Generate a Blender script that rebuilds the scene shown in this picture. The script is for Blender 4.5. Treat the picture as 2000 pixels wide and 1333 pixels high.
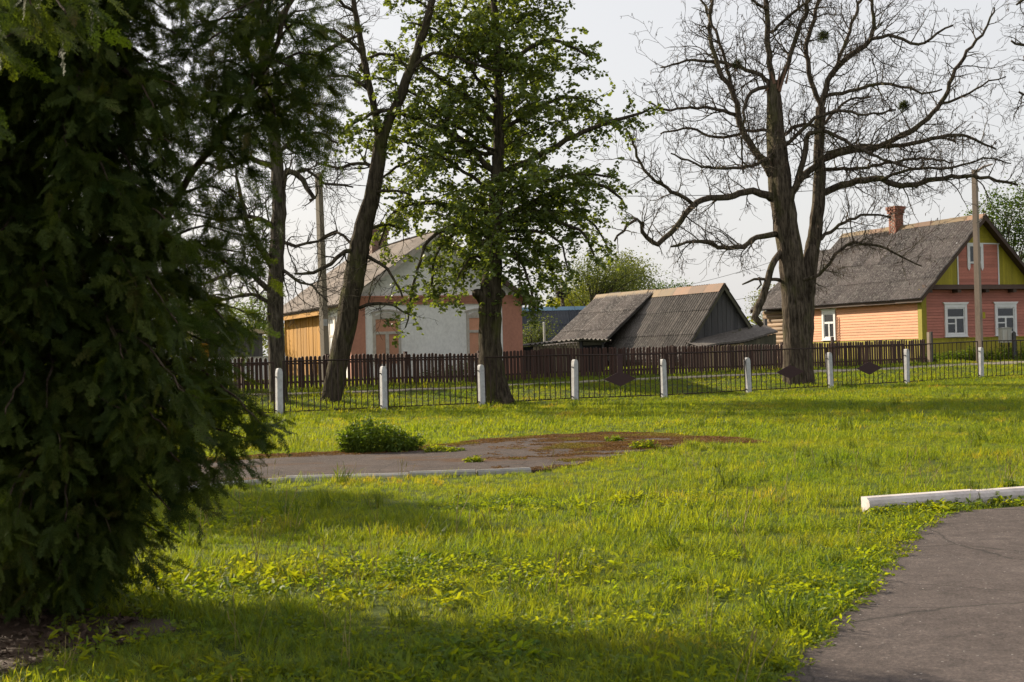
import bpy, bmesh, math, random
import numpy as np
from mathutils import Vector, Matrix

R = math.radians
sc = bpy.context.scene
for o in list(bpy.data.objects):
    bpy.data.objects.remove(o)

# ------------------------------------------------------------------ camera
F = 2747.0                      # focal length in pixels of a 2000 px wide frame
CAM = Vector((0, 0, 1.35))
PITCH, ROLL = R(0.53), R(1.4)
cf = Vector((0, math.cos(PITCH), math.sin(PITCH)))
r0 = Vector((1, 0, 0)); u0 = r0.cross(cf)
cr = r0 * math.cos(ROLL) - u0 * math.sin(ROLL)
cu = r0 * math.sin(ROLL) + u0 * math.cos(ROLL)
cam_d = bpy.data.cameras.new('camera')
cam = bpy.data.objects.new('camera', cam_d)
sc.collection.objects.link(cam)
cam.matrix_world = Matrix(((cr.x, cu.x, -cf.x, CAM.x), (cr.y, cu.y, -cf.y, CAM.y), (cr.z, cu.z, -cf.z, CAM.z), (0, 0, 0, 1)))
cam_d.sensor_width = 36.0
cam_d.lens = F / 2000 * 36
cam_d.clip_start, cam_d.clip_end = 0.1, 4000
cam_d.dof.use_dof = True
cam_d.dof.focus_distance = 34
cam_d.dof.aperture_fstop = 10.0
sc.camera = cam

# ------------------------------------------------------------------ sky, sun, exposure
SUN_AZ, SUN_EL = 53.0, 25.5     # degrees left of the view direction, degrees up
sun_dir = Vector((-math.sin(R(SUN_AZ)) * math.cos(R(SUN_EL)), math.cos(R(SUN_AZ)) * math.cos(R(SUN_EL)), math.sin(R(SUN_EL))))
world = bpy.data.worlds.new('World'); sc.world = world
world.use_nodes = True
wt = world.node_tree; wt.nodes.clear()
sky = wt.nodes.new('ShaderNodeTexSky'); sky.sky_type = 'NISHITA'; sky.sun_disc = False
sky.sun_elevation = R(SUN_EL); sky.sun_rotation = R(-SUN_AZ)
sky.air_density = 1.0; sky.dust_density = 4.0; sky.ozone_density = 1.0
hs = wt.nodes.new('ShaderNodeMix'); hs.data_type = 'RGBA'        # thin high cloud: the blue is washed out to a pale grey
hs.inputs['Factor'].default_value = 0.82
hs.inputs['B'].default_value = (4.34, 4.29, 4.29, 1)
bg = wt.nodes.new('ShaderNodeBackground'); bg.inputs['Strength'].default_value = 0.1
wo = wt.nodes.new('ShaderNodeOutputWorld')
wt.links.new(sky.outputs[0], hs.inputs['A']); wt.links.new(hs.outputs['Result'], bg.inputs['Color'])
wt.links.new(bg.outputs[0], wo.inputs[0])
sun_d = bpy.data.lights.new('sun', 'SUN'); sun_d.energy = 4.3; sun_d.angle = R(0.6); sun_d.color = (1.0, 0.87, 0.68)
sun = bpy.data.objects.new('sun', sun_d); sc.collection.objects.link(sun)
sun.rotation_euler = (-sun_dir).to_track_quat('-Z', 'Y').to_euler()
sun.location = (-30, 25, 30)
sc.view_settings.view_transform = 'Standard'
sc.view_settings.look = 'None'
sc.view_settings.exposure = 1.0
sc.view_settings.gamma = 1.0
sc.view_settings.use_curve_mapping = False
sc.cycles.max_bounces = 8
sc.cycles.transparent_max_bounces = 12

rnd = random.Random(7)
nrg = np.random.default_rng(11)

# ------------------------------------------------------------------ terrain helpers
FA = Vector((-5.6, 33.7)); FD = Vector((0.848, 0.53)); FN = Vector((-0.53, 0.848))   # line of the iron fence

def sstep(a, b, x):
    t = np.clip((x - a) / (b - a), 0, 1)
    return t * t * (3 - 2 * t)

def H(x, y):
    x = np.asarray(x, float); y = np.asarray(y, float)
    s = (x - FA.x) * FN.x + (y - FA.y) * FN.y
    z = 0.56 * sstep(-1.0, 6.2, s) + 0.1 * sstep(6, 14, s)
    z = z + 0.12 * sstep(6, 18, x) * sstep(-12, -1, s) * (1 - 0.6 * sstep(0, 5, s))
    z = z + 0.018 * np.sin(x * 0.9 + y * 0.35) * np.sin(y * 0.7 - x * 0.2) * sstep(4, 9, y)
    return z

def hz(x, y): return float(H(x, y))

def ray(px, py):
    return cf + cr * ((px - 1000) / F) + cu * ((666.5 - py) / F)

def P(px, py, Y):
    d = ray(px, py); return CAM + d * ((Y - CAM.y) / d.y)

def G(px, py, dz=0.0):
    d = ray(px, py); t = 1.0
    def gap(t): p = CAM + d * t; return p.z - hz(p.x, p.y)
    while t < 400 and gap(t) > 0: t += 0.25
    a, b = t - 0.25, t
    for i in range(24):
        t = (a + b) / 2
        if gap(t) > 0: a = t
        else: b = t
    p = CAM + d * t
    return Vector((p.x, p.y, hz(p.x, p.y) + dz))

_lat = nrg.random((4, 256, 256))
def vnoise(x, y, s=0):
    x = np.asarray(x, float); y = np.asarray(y, float)
    xi = np.floor(x).astype(int); yi = np.floor(y).astype(int)
    fx = x - xi; fy = y - yi; fx = fx * fx * (3 - 2 * fx); fy = fy * fy * (3 - 2 * fy)
    L = _lat[s % 4]; a = L[xi % 256, yi % 256]; b = L[(xi + 1) % 256, yi % 256]
    c = L[xi % 256, (yi + 1) % 256]; d = L[(xi + 1) % 256, (yi + 1) % 256]
    return (a * (1 - fx) + b * fx) * (1 - fy) + (c * (1 - fx) + d * fx) * fy

def inpoly(x, y, poly):
    x = np.asarray(x); y = np.asarray(y); r = np.zeros(x.shape, bool)
    n = len(poly)
    for i in range(n):
        x1, y1 = poly[i][0], poly[i][1]; x2, y2 = poly[(i + 1) % n][0], poly[(i + 1) % n][1]
        c = ((y1 > y) != (y2 > y)) & (x < (x2 - x1) * (y - y1) / (y2 - y1 + 1e-12) + x1)
        r ^= c
    return r

# ------------------------------------------------------------------ materials
MATS = {}
def _nt(name):
    m = bpy.data.materials.new(name); m.use_nodes = True
    nt = m.node_tree; nt.nodes.clear()
    out = nt.nodes.new('ShaderNodeOutputMaterial'); MATS[name] = m
    return m, nt, out

def N(nt, t, **k):
    n = nt.nodes.new(t)
    for a, b in k.items(): setattr(n, a, b)
    return n

def coord(nt, scale=(1, 1, 1), kind='pos'):
    if kind == 'pos': g = N(nt, 'ShaderNodeNewGeometry').outputs['Position']
    else: g = N(nt, 'ShaderNodeTexCoord').outputs['Object']
    mp = N(nt, 'ShaderNodeMapping'); mp.inputs['Scale'].default_value = scale
    nt.links.new(g, mp.inputs['Vector']); return mp.outputs[0]

def noise(nt, vec, scale, detail=4, rough=0.55):
    n = N(nt, 'ShaderNodeTexNoise'); n.inputs['Scale'].default_value = scale
    n.inputs['Detail'].default_value = detail; n.inputs['Roughness'].default_value = rough
    nt.links.new(vec, n.inputs['Vector']); return n.outputs['Fac']

def ramp(nt, fac, stops):
    r = N(nt, 'ShaderNodeValToRGB'); e = r.color_ramp.elements
    while len(e) < len(stops): e.new(0.5)
    for el, (p, c) in zip(e, stops):
        el.position = p; el.color = (*c, 1) if len(c) == 3 else c
    nt.links.new(fac, r.inputs[0]); return r.outputs[0]

def mixc(nt, fac, a, b, blend='MIX'):
    m = N(nt, 'ShaderNodeMix', data_type='RGBA', blend_type=blend)
    for v, i in ((fac, 'Factor'), (a, 'A'), (b, 'B')):
        if isinstance(v, (int, float)): m.inputs[i].default_value = v
        elif isinstance(v, tuple): m.inputs[i].default_value = (*v, 1)
        else: nt.links.new(v, m.inputs[i])
    return m.outputs['Result']

def orand(nt):
    return N(nt, 'ShaderNodeObjectInfo').outputs['Random']

def finish(nt, out, col, rough=0.8, bump=None, bstr=0.3, bdist=0.02, spec=0.3, metal=0.0):
    b = N(nt, 'ShaderNodeBsdfPrincipled')
    if isinstance(col, tuple): b.inputs['Base Color'].default_value = (*col, 1)
    else: nt.links.new(col, b.inputs['Base Color'])
    if isinstance(rough, (int, float)): b.inputs['Roughness'].default_value = rough
    else: nt.links.new(rough, b.inputs['Roughness'])
    b.inputs['Specular IOR Level'].default_value = spec
    b.inputs['Metallic'].default_value = metal
    if bump is not None:
        bp = N(nt, 'ShaderNodeBump'); bp.inputs['Strength'].default_value = bstr; bp.inputs['Distance'].default_value = bdist
        nt.links.new(bump, bp.inputs['Height']); nt.links.new(bp.outputs[0], b.inputs['Normal'])
    nt.links.new(b.outputs[0], out.inputs[0]); return b

def paint(name, c, dirt=(0.12, 0.1, 0.08), amount=0.35, scale=3.0, stretch=(1, 1, 1), rough=0.7, vary=0.18, bstr=0.2):
    """weathered paint or wood: base colour, per-piece variation, soft stains with a grain"""
    m, nt, out = _nt(name)
    v = coord(nt, stretch)
    n1 = noise(nt, v, scale, 6, 0.65); n2 = noise(nt, v, scale * 9, 4, 0.6)
    f = ramp(nt, n1, [(0.42, (0, 0, 0)), (0.78, (amount,) * 3)])
    col = mixc(nt, f, c, dirt)
    lo = 1 - vary
    tint = ramp(nt, orand(nt), [(0, (lo, lo, lo)), (1, (1 + vary, 1 + vary * 0.9, 1 + vary * 0.8))])
    col = mixc(nt, 1.0, col, tint, 'MULTIPLY')
    sp = ramp(nt, n2, [(0.3, (0.8, 0.8, 0.8)), (0.7, (1.08, 1.08, 1.08))])
    col = mixc(nt, 0.7, col, sp, 'MULTIPLY')
    finish(nt, out, col, rough, n2, bstr, 0.01)
    return m

def leafmat(name, c1, c2, trans=(1.25, 1.2, 0.5), tf=0.45, nscale=0.7, rough=0.45, dry=None, spec=0.16):
    m, nt, out = _nt(name)
    v = coord(nt)
    n1 = noise(nt, v, nscale, 3, 0.6)
    a = N(nt, 'ShaderNodeMath', operation='MULTIPLY_ADD'); a.inputs[1].default_value = 0.5
    nt.links.new(orand(nt), a.inputs[0]); 
    s = N(nt, 'ShaderNodeMath', operation='MULTIPLY_ADD'); s.inputs[1].default_value = 1.3; s.inputs[2].default_value = -0.4
    nt.links.new(n1, s.inputs[0]); nt.links.new(s.outputs[0], a.inputs[2])
    stops = [(0.05, c1), (0.75, c2)]
    if dry: stops.append((0.97, dry))
    col = ramp(nt, a.outputs[0], stops)
    fine = noise(nt, v, nscale * 40, 2, 0.5)
    fr = ramp(nt, fine, [(0.3, (0.7, 0.7, 0.7)), (0.7, (1.25, 1.25, 1.25))])
    col = mixc(nt, 1.0, col, fr, 'MULTIPLY')
    b = N(nt, 'ShaderNodeBsdfPrincipled'); nt.links.new(col, b.inputs['Base Color'])
    b.inputs['Roughness'].default_value = rough; b.inputs['Specular IOR Level'].default_value = spec
    t = N(nt, 'ShaderNodeBsdfTranslucent')
    nt.links.new(mixc(nt, 1.0, col, trans, 'MULTIPLY'), t.inputs['Color'])
    mx = N(nt, 'ShaderNodeMixShader'); mx.inputs[0].default_value = tf
    nt.links.new(b.outputs[0], mx.inputs[1]); nt.links.new(t.outputs[0], mx.inputs[2])
    nt.links.new(mx.outputs[0], out.inputs[0]); return m

def barkmat(name, c1, c2, c3, moss=(0.09, 0.095, 0.025), mossamt=0.5):
    m, nt, out = _nt(name)
    v = coord(nt, (1, 1, 0.16))
    n1 = noise(nt, v, 15, 5, 0.7); n2 = noise(nt, coord(nt, (1, 1, 0.5)), 2.2, 4, 0.6)
    col = ramp(nt, n1, [(0.36, c1), (0.52, c2), (0.7, c3)])
    f = ramp(nt, n2, [(0.5, (0, 0, 0)), (0.7, (mossamt,) * 3)])
    col = mixc(nt, f, col, moss)
    finish(nt, out, col, 0.95, n1, 1.0, 0.06, 0.1)
    return m

def plain(name, c, rough=0.6, spec=0.3, metal=0.0):
    m, nt, out = _nt(name); finish(nt, out, c, rough, spec=spec, metal=metal); return m

# surfaces
def ground_mat():
    m, nt, out = _nt('turf_soil')
    v = coord(nt)
    big = noise(nt, v, 0.5, 4, 0.6); fine = noise(nt, v, 30, 5, 0.7)
    col = ramp(nt, big, [(0.35, (0.05, 0.075, 0.016)), (0.65, (0.085, 0.105, 0.022))])
    sp = ramp(nt, fine, [(0.3, (0.55, 0.55, 0.5)), (0.7, (1.3, 1.3, 1.2))])
    col = mixc(nt, 1.0, col, sp, 'MULTIPLY')
    finish(nt, out, col, 0.95, fine, 0.6, 0.03, 0.1)
def asphalt_mat(name, c1, c2, moss=None, mossy=0.0, sp_amt=0.16):
    m, nt, out = _nt(name)
    v = coord(nt)
    big = noise(nt, v, 1.3, 5, 0.6); fine = noise(nt, v, 60, 4, 0.85); mid = noise(nt, v, 9, 6, 0.7)
    col = ramp(nt, big, [(0.3, c1), (0.7, c2)])
    g = ramp(nt, fine, [(0.3, (0.4, 0.4, 0.4)), (0.52, (1, 1, 1)), (0.72, (2.0, 1.92, 1.85))])
    col = mixc(nt, 0.9, col, g, 'MULTIPLY')
    g2 = ramp(nt, mid, [(0.3, (0.62, 0.62, 0.62)), (0.7, (1.3, 1.28, 1.26))])
    col = mixc(nt, 0.8, col, g2, 'MULTIPLY')
    vo = N(nt, 'ShaderNodeTexVoronoi'); vo.inputs['Scale'].default_value = 34; nt.links.new(v, vo.inputs['Vector'])
    st = ramp(nt, vo.outputs['Distance'], [(0.0, (1, 1, 1)), (0.15, (1, 1, 1)), (0.21, (0, 0, 0))])
    pick = ramp(nt, N(nt, 'ShaderNodeSeparateColor').outputs[0], [(0, (0, 0, 0)), (1, (1, 1, 1))])
    sepn = [n for n in nt.nodes if n.bl_idname == 'ShaderNodeSeparateColor'][0]
    nt.links.new(vo.outputs['Color'], sepn.inputs[0])
    pk = ramp(nt, sepn.outputs[0], [(0.80, (0, 0, 0)), (0.98, (1, 1, 1))])
    msk = mixc(nt, 1.0, st, pk, 'MULTIPLY')
    col = mixc(nt, msk, col, (0.36, 0.33, 0.31))
    dv = N(nt, 'ShaderNodeMix', data_type='VECTOR'); dv.inputs[0].default_value = 0.12
    nz = N(nt, 'ShaderNodeTexNoise'); nz.inputs['Scale'].default_value = 3.5; nz.inputs['Detail'].default_value = 6; nt.links.new(v, nz.inputs['Vector'])
    nt.links.new(v, dv.inputs[4]); nt.links.new(nz.outputs['Color'], dv.inputs[5])
    ce = N(nt, 'ShaderNodeTexVoronoi', feature='DISTANCE_TO_EDGE'); ce.inputs['Scale'].default_value = 0.75; nt.links.new(dv.outputs[1], ce.inputs['Vector'])
    ck = ramp(nt, ce.outputs['Distance'], [(0.0, (0.75, 0.75, 0.75)), (0.009, (0, 0, 0))])
    col = mixc(nt, ck, col, (0.022, 0.02, 0.017))
    if moss:
        n3 = noise(nt, coord(nt, (1, 1.6, 1)), 0.55, 7, 0.72)
        f = ramp(nt, n3, [(0.55 - mossy * 0.2, (0, 0, 0)), (0.66 - mossy * 0.2, (1, 1, 1))])
        n4 = noise(nt, v, 12, 4, 0.7)
        mc = ramp(nt, n4, [(0.3, moss[0]), (0.6, moss[1]), (0.8, moss[2])])
        col = mixc(nt, f, col, mc)
    finish(nt, out, col, 0.92, fine, 0.8, 0.012, 0.2)
ground_mat()
asphalt_mat('asphalt', (0.082, 0.066, 0.060), (0.122, 0.100, 0.092))
asphalt_mat('old_asphalt', (0.055, 0.042, 0.037), (0.095, 0.073, 0.064), moss=((0.05, 0.026, 0.014), (0.10, 0.048, 0.018), (0.085, 0.07, 0.02)), mossy=0.2)
paint('dirt_road', (0.27, 0.23, 0.18), (0.13, 0.12, 0.06), 0.5, 2, vary=0.0)
paint('litter', (0.065, 0.038, 0.024), (0.03, 0.02, 0.014), 0.8, 14, vary=0.0, bstr=0.8)
paint('kerb_paint', (0.54, 0.50, 0.49), (0.26, 0.21, 0.18), 0.7, 5, rough=0.75)
paint('kerb_grey', (0.30, 0.29, 0.27), (0.10, 0.10, 0.07), 0.6, 4)
# vegetation
leafmat('grass_blade', (0.070, 0.145, 0.029), (0.140, 0.200, 0.035), (2.75, 1.95, 0.30), 0.58, 0.45, 0.5, (0.24, 0.21, 0.08))
leafmat('weed_leaf', (0.075, 0.15, 0.026), (0.15, 0.205, 0.03), (2.6, 1.95, 0.28), 0.58, 0.9, 0.5)
leafmat('tuft_blade', (0.06, 0.105, 0.02), (0.105, 0.145, 0.024), (1.9, 1.6, 0.35), 0.5, 1.5, 0.5)
leafmat('dry_stalk', (0.22, 0.2, 0.07), (0.34, 0.28, 0.12), (1.2, 1.1, 0.6), 0.3, 2, 0.6)
leafmat('linden_leaf', (0.078, 0.120, 0.040), (0.135, 0.178, 0.054), (1.75, 1.6, 0.4), 0.47, 0.9, 0.4, None, 0.45)
leafmat('far_leaf', (0.09, 0.12, 0.045), (0.15, 0.175, 0.06), (1.6, 1.45, 0.5), 0.45, 0.5, 0.5)
leafmat('willow_leaf', (0.13, 0.15, 0.025), (0.2, 0.21, 0.03), (1.6, 1.5, 0.3), 0.5, 0.5, 0.5)
leafmat('maple_leaf', (0.05, 0.095, 0.018), (0.11, 0.16, 0.028), (1.6, 1.5, 0.4), 0.42, 0.6, 0.4)
leafmat('thuja_leaf', (0.026, 0.050, 0.011), (0.072, 0.092, 0.016), (1.7, 1.7, 0.4), 0.38, 3.0, 0.6, (0.080, 0.060, 0.016))
leafmat('nettle_leaf', (0.06, 0.115, 0.024), (0.13, 0.18, 0.03), (1.8, 1.65, 0.4), 0.48, 1.5, 0.4)
leafmat('mistletoe_leaf', (0.06, 0.085, 0.02), (0.10, 0.12, 0.03), (1.4, 1.3, 0.4), 0.3, 2, 0.5)
barkmat('bark_locust', (0.024, 0.018, 0.013), (0.092, 0.073, 0.055), (0.18, 0.145, 0.112))
barkmat('bark_linden', (0.022, 0.018, 0.013), (0.065, 0.052, 0.036), (0.12, 0.10, 0.07), mossamt=0.75)
barkmat('bark_dark', (0.024, 0.02, 0.015), (0.085, 0.07, 0.053), (0.155, 0.132, 0.105), mossamt=0.6)
barkmat('bark_thuja', (0.03, 0.022, 0.016), (0.085, 0.06, 0.042), (0.16, 0.125, 0.095), mossamt=0.2)
plain('pod', (0.06, 0.032, 0.02), 0.7)
paint('broken_wood', (0.22, 0.12, 0.075), (0.06, 0.04, 0.03), 0.5, 6)
# buildings and metal
paint('white_plaster', (0.86, 0.85, 0.83), (0.5, 0.47, 0.43), 0.25, 1.4, (1, 1, 0.7), 0.9, 0.0, 0.25)
paint('pink_plaster', (0.50, 0.235, 0.165), (0.30, 0.15, 0.11), 0.4, 1.6, (1, 1, 0.7), 0.9, 0.0, 0.25)
paint('shutter_pink', (0.60, 0.30, 0.19), (0.35, 0.2, 0.14), 0.35, 5)
paint('weathered_frame', (0.50, 0.46, 0.41), (0.22, 0.17, 0.13), 0.7, 7)
paint('yellow_plank', (0.42, 0.20, 0.012), (0.16, 0.075, 0.012), 0.5, 4, (1, 1, 0.15), vary=0.14)
paint('bright_yellow', (0.62, 0.47, 0.04), (0.2, 0.13, 0.03), 0.4, 4, (1, 1, 0.15))
paint('peach_siding', (0.66, 0.315, 0.165), (0.38, 0.19, 0.11), 0.4, 3, (0.6, 0.6, 1), 0.65, 0.10)
paint('rose_board', (0.47, 0.175, 0.13), (0.25, 0.1, 0.07), 0.4, 3, (0.6, 0.6, 1), 0.65, 0.14)
paint('olive_board', (0.35, 0.30, 0.024), (0.13, 0.11, 0.02), 0.45, 3, (1, 1, 0.2), 0.65, 0.16)
paint('white_paint', (0.76, 0.76, 0.76), (0.4, 0.38, 0.35), 0.25, 6, rough=0.55, vary=0.04)
paint('brown_board', (0.075, 0.048, 0.035), (0.03, 0.022, 0.018), 0.5, 4)
paint('old_log', (0.26, 0.18, 0.115), (0.10, 0.07, 0.05), 0.7, 5, (0.4, 0.4, 2.5), vary=0.22, bstr=0.7)
paint('old_log_yellow', (0.33, 0.26, 0.14), (0.13, 0.09, 0.05), 0.6, 5, (0.4, 0.4, 2.5), vary=0.22, bstr=0.7)
paint('grey_plank', (0.085, 0.085, 0.088), (0.035, 0.033, 0.032), 0.7, 4, (1, 1, 0.12), vary=0.3, bstr=0.7)
paint('mossy_plank', (0.11, 0.105, 0.07), (0.04, 0.04, 0.03), 0.7, 4, (1, 1, 0.12), vary=0.3, bstr=0.7)
paint('pale_plank', (0.34, 0.29, 0.2), (0.15, 0.12, 0.08), 0.6, 4, (1, 1, 0.12), vary=0.25)
paint('picket_brown', (0.060, 0.026, 0.019), (0.028, 0.015, 0.012), 0.5, 6, (1, 1, 0.2), 0.6, 0.22)
paint('iron_dark', (0.028, 0.015, 0.013), (0.06, 0.028, 0.018), 0.5, 8, rough=0.6)
paint('plate_maroon', (0.05, 0.022, 0.024), (0.03, 0.015, 0.015), 0.4, 8, rough=0.55)
paint('concrete_white', (0.52, 0.525, 0.54), (0.2, 0.17, 0.15), 0.55, 9, rough=0.85, vary=0.05, bstr=0.5)
paint('concrete_pole', (0.25, 0.215, 0.17), (0.12, 0.1, 0.08), 0.5, 4, (1, 1, 0.3))
paint('wood_pole', (0.30, 0.235, 0.185), (0.13, 0.1, 0.08), 0.6, 5, (1, 1, 0.2))
paint('grey_metal', (0.46, 0.46, 0.43), (0.3, 0.22, 0.12), 0.5, 6, (1, 1, 0.3), 0.5)
paint('rust_ridge', (0.22, 0.125, 0.075), (0.15, 0.115, 0.085), 0.8, 3, vary=0.3)
paint('ridge_lichen', (0.19, 0.13, 0.065), (0.13, 0.11, 0.085), 0.8, 3, vary=0.25)
paint('brick_red', (0.34, 0.125, 0.075), (0.16, 0.08, 0.06), 0.6, 9, vary=0.3, bstr=0.5)
paint('brick_old', (0.27, 0.165, 0.125), (0.15, 0.11, 0.09), 0.6, 9, vary=0.3, bstr=0.5)
paint('mortar', (0.34, 0.30, 0.26), (0.2, 0.17, 0.15), 0.5, 6)
plain('wire_black', (0.02, 0.02, 0.022), 0.6)
plain('dark_room', (0.015, 0.015, 0.017), 0.9)
paint('curtain', (0.46, 0.46, 0.45), (0.3, 0.3, 0.3), 0.5, 8, (1, 1, 0.05))
paint('nest_twig', (0.06, 0.045, 0.035), (0.02, 0.016, 0.014), 0.6, 9)
plain('stork_white', (0.6, 0.59, 0.56), 0.8); plain('stork_black', (0.02, 0.02, 0.022), 0.7); plain('stork_beak', (0.4, 0.1, 0.04), 0.6)

def slate_mat(name, base, dark, lich, lamt=0.55, mossamt=0.6):
    m, nt, out = _nt(name)
    v = coord(nt)
    n1 = noise(nt, v, 1.1, 5, 0.65); n2 = noise(nt, v, 11, 6, 0.8); n3 = noise(nt, v, 0.55, 5, 0.7)
    col = ramp(nt, n1, [(0.3, dark), (0.7, base)])
    tint = ramp(nt, orand(nt), [(0, (0.72, 0.72, 0.72)), (1, (1.22, 1.2, 1.18))])
    col = mixc(nt, 1.0, col, tint, 'MULTIPLY')
    f = ramp(nt, n2, [(0.5, (0, 0, 0)), (0.62, (lamt,) * 3)])
    col = mixc(nt, f, col, lich)
    f3 = ramp(nt, n3, [(0.54, (0, 0, 0)), (0.68, (1, 1, 1))])
    f4 = ramp(nt, noise(nt, v, 9, 5, 0.8), [(0.42, (0, 0, 0)), (0.55, (mossamt,) * 3)])
    col = mixc(nt, mixc(nt, 1.0, f3, f4, 'MULTIPLY'), col, (0.045, 0.032, 0.024))
    finish(nt, out, col, 0.9, n2, 0.6, 0.015, 0.2)
slate_mat('slate_old', (0.165, 0.143, 0.133), (0.075, 0.065, 0.06), (0.33, 0.305, 0.275), 0.75, 0.9)
slate_mat('slate_shed', (0.145, 0.130, 0.119), (0.075, 0.067, 0.061), (0.25, 0.23, 0.205), 0.6, 0.8)
slate_mat('slate_pale', (0.26, 0.225, 0.2), (0.16, 0.135, 0.12), (0.34, 0.31, 0.27), 0.4, 0.3)
slate_mat('slate_blue', (0.06, 0.066, 0.076), (0.035, 0.04, 0.05), (0.12, 0.13, 0.14), 0.3, 0.2)
paint('blue_metal', (0.16, 0.27, 0.36), (0.1, 0.15, 0.2), 0.4, 3, rough=0.5)

def glass_mat():
    m, nt, out = _nt('window_glass')
    b = N(nt, 'ShaderNodeBsdfGlossy'); b.inputs['Roughness'].default_value = 0.04; b.inputs['Color'].default_value = (0.8, 0.85, 0.9, 1)
    t = N(nt, 'ShaderNodeBsdfTransparent'); t.inputs['Color'].default_value = (0.55, 0.6, 0.62, 1)
    mx = N(nt, 'ShaderNodeMixShader'); fr = N(nt, 'ShaderNodeFresnel'); fr.inputs['IOR'].default_value = 1.7
    nt.links.new(fr.outputs[0], mx.inputs[0]); nt.links.new(t.outputs[0], mx.inputs[1]); nt.links.new(b.outputs[0], mx.inputs[2])
    nt.links.new(mx.outputs[0], out.inputs[0])
glass_mat()

# ------------------------------------------------------------------ mesh helpers
class MB:
    def __init__(s): s.v = []; s.f = []; s.sm = False
    def box(s, x0, x1, y0, y1, z0, z1, M=None):
        b = len(s.v)
        for x, y, z in ((x0, y0, z0), (x1, y0, z0), (x1, y1, z0), (x0, y1, z0), (x0, y0, z1), (x1, y0, z1), (x1, y1, z1), (x0, y1, z1)):
            p = Vector((x, y, z)); s.v.append(tuple(M @ p) if M else (x, y, z))
        s.f += [(b, b + 3, b + 2, b + 1), (b + 4, b + 5, b + 6, b + 7), (b, b + 1, b + 5, b + 4), (b + 1, b + 2, b + 6, b + 5), (b + 2, b + 3, b + 7, b + 6), (b + 3, b, b + 4, b + 7)]
        return s
    def prism(s, poly, axis, a, c):
        """poly of 2-D points extruded between a and c along axis 'x','y' or 'z'"""
        b = len(s.v); n = len(poly)
        for t in (a, c):
            for p, q in poly:
                s.v.append((t, p, q) if axis == 'x' else (p, t, q) if axis == 'y' else (p, q, t))
        s.f.append(tuple(range(b, b + n))); s.f.append(tuple(range(b + 2 * n - 1, b + n - 1, -1)))
        for i in range(n):
            j = (i + 1) % n; s.f.append((b + j, b + i, b + n + i, b + n + j))
        return s
    def tube(s, pts, rad, sides=6, ridge=0.0, seed=0, cap=True):
        pts = [Vector(p) for p in pts]; b = len(s.v); n = len(pts)
        t = (pts[1] - pts[0]).normalized()
        a = Vector((1, 0, 0)) if abs(t.x) < 0.8 else Vector((0, 1, 0))
        nx = t.cross(a).normalized()
        for i, p in enumerate(pts):
            if i == 0: tt = pts[1] - pts[0]
            elif i == n - 1: tt = pts[-1] - pts[-2]
            else: tt = pts[i + 1] - pts[i - 1]
            tt.normalize()
            nx = (nx - tt * nx.dot(tt)).normalized(); ny = tt.cross(nx)
            for k in range(sides):
                an = 2 * math.pi * k / sides
                r = rad[i]
                if ridge: r *= 1 + ridge * (math.sin(an * 3 + seed + i * 0.13) * 0.5 + math.sin(an * 7 + seed * 2 + i * 0.21) * 0.35 + math.sin(an * 11 - seed + i * 0.4) * 0.3)
                q = p + nx * (math.cos(an) * r) + ny * (math.sin(an) * r); s.v.append((q.x, q.y, q.z))
        for i in range(n - 1):
            for k in range(sides):
                k2 = (k + 1) % sides
                s.f.append((b + i * sides + k, b + i * sides + k2, b + (i + 1) * sides + k2, b + (i + 1) * sides + k))
        if cap and sides > 3:
            s.f.append(tuple(b + k for k in range(sides))[::-1]); s.f.append(tuple(b + (n - 1) * sides + k for k in range(sides)))
        return s
    def mesh(s, name, mat):
        me = bpy.data.meshes.new(name); me.from_pydata(s.v, [], s.f)
        for m in (mat if isinstance(mat, list) else [mat]): me.materials.append(MATS[m])
        if s.sm: me.polygons.foreach_set('use_smooth', [True] * len(me.polygons))
        me.update(); return me
    def build(s, name, mat, parent=None, smooth=False):
        s.sm = smooth
        return put(name, s.mesh(name, mat), parent)

COL = sc.collection.objects
def put(name, me, parent=None, loc=None, rot=None, scl=None):
    o = bpy.data.objects.new(name, me); COL.link(o)
    if parent is not None: o.parent = parent
    if loc is not None: o.location = loc
    if rot is not None: o.rotation_euler = rot
    if scl is not None: o.scale = scl
    return o

def tag(o, label=None, cat=None, group=None, kind=None):
    for k, v in (('label', label), ('category', cat), ('group', group), ('kind', kind)):
        if v: o[k] = v
    return o

def thing(name, label, cat, loc=(0, 0, 0), rz=0.0, group=None):
    o = bpy.data.objects.new(name, None); COL.link(o); o.empty_display_size = 0.2
    o.location = loc; o.rotation_euler = (0, 0, rz)
    return tag(o, label, cat, group)

def box(name, mat, parent, x0, x1, y0, y1, z0, z1):
    return MB().box(x0, x1, y0, y1, z0, z1).build(name, mat, parent)

_bm = {}
def unit(mat, nm='block'):
    if (mat, nm) not in _bm: _bm[(mat, nm)] = MB().box(0, 1, 0, 1, 0, 1).mesh(nm, mat)
    return _bm[(mat, nm)]

def piece(name, mat, parent, loc, size, rot=None):
    """box-shaped piece sharing one unit mesh per material"""
    return put(name, unit(mat, name), parent, loc, rot, size)

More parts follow.
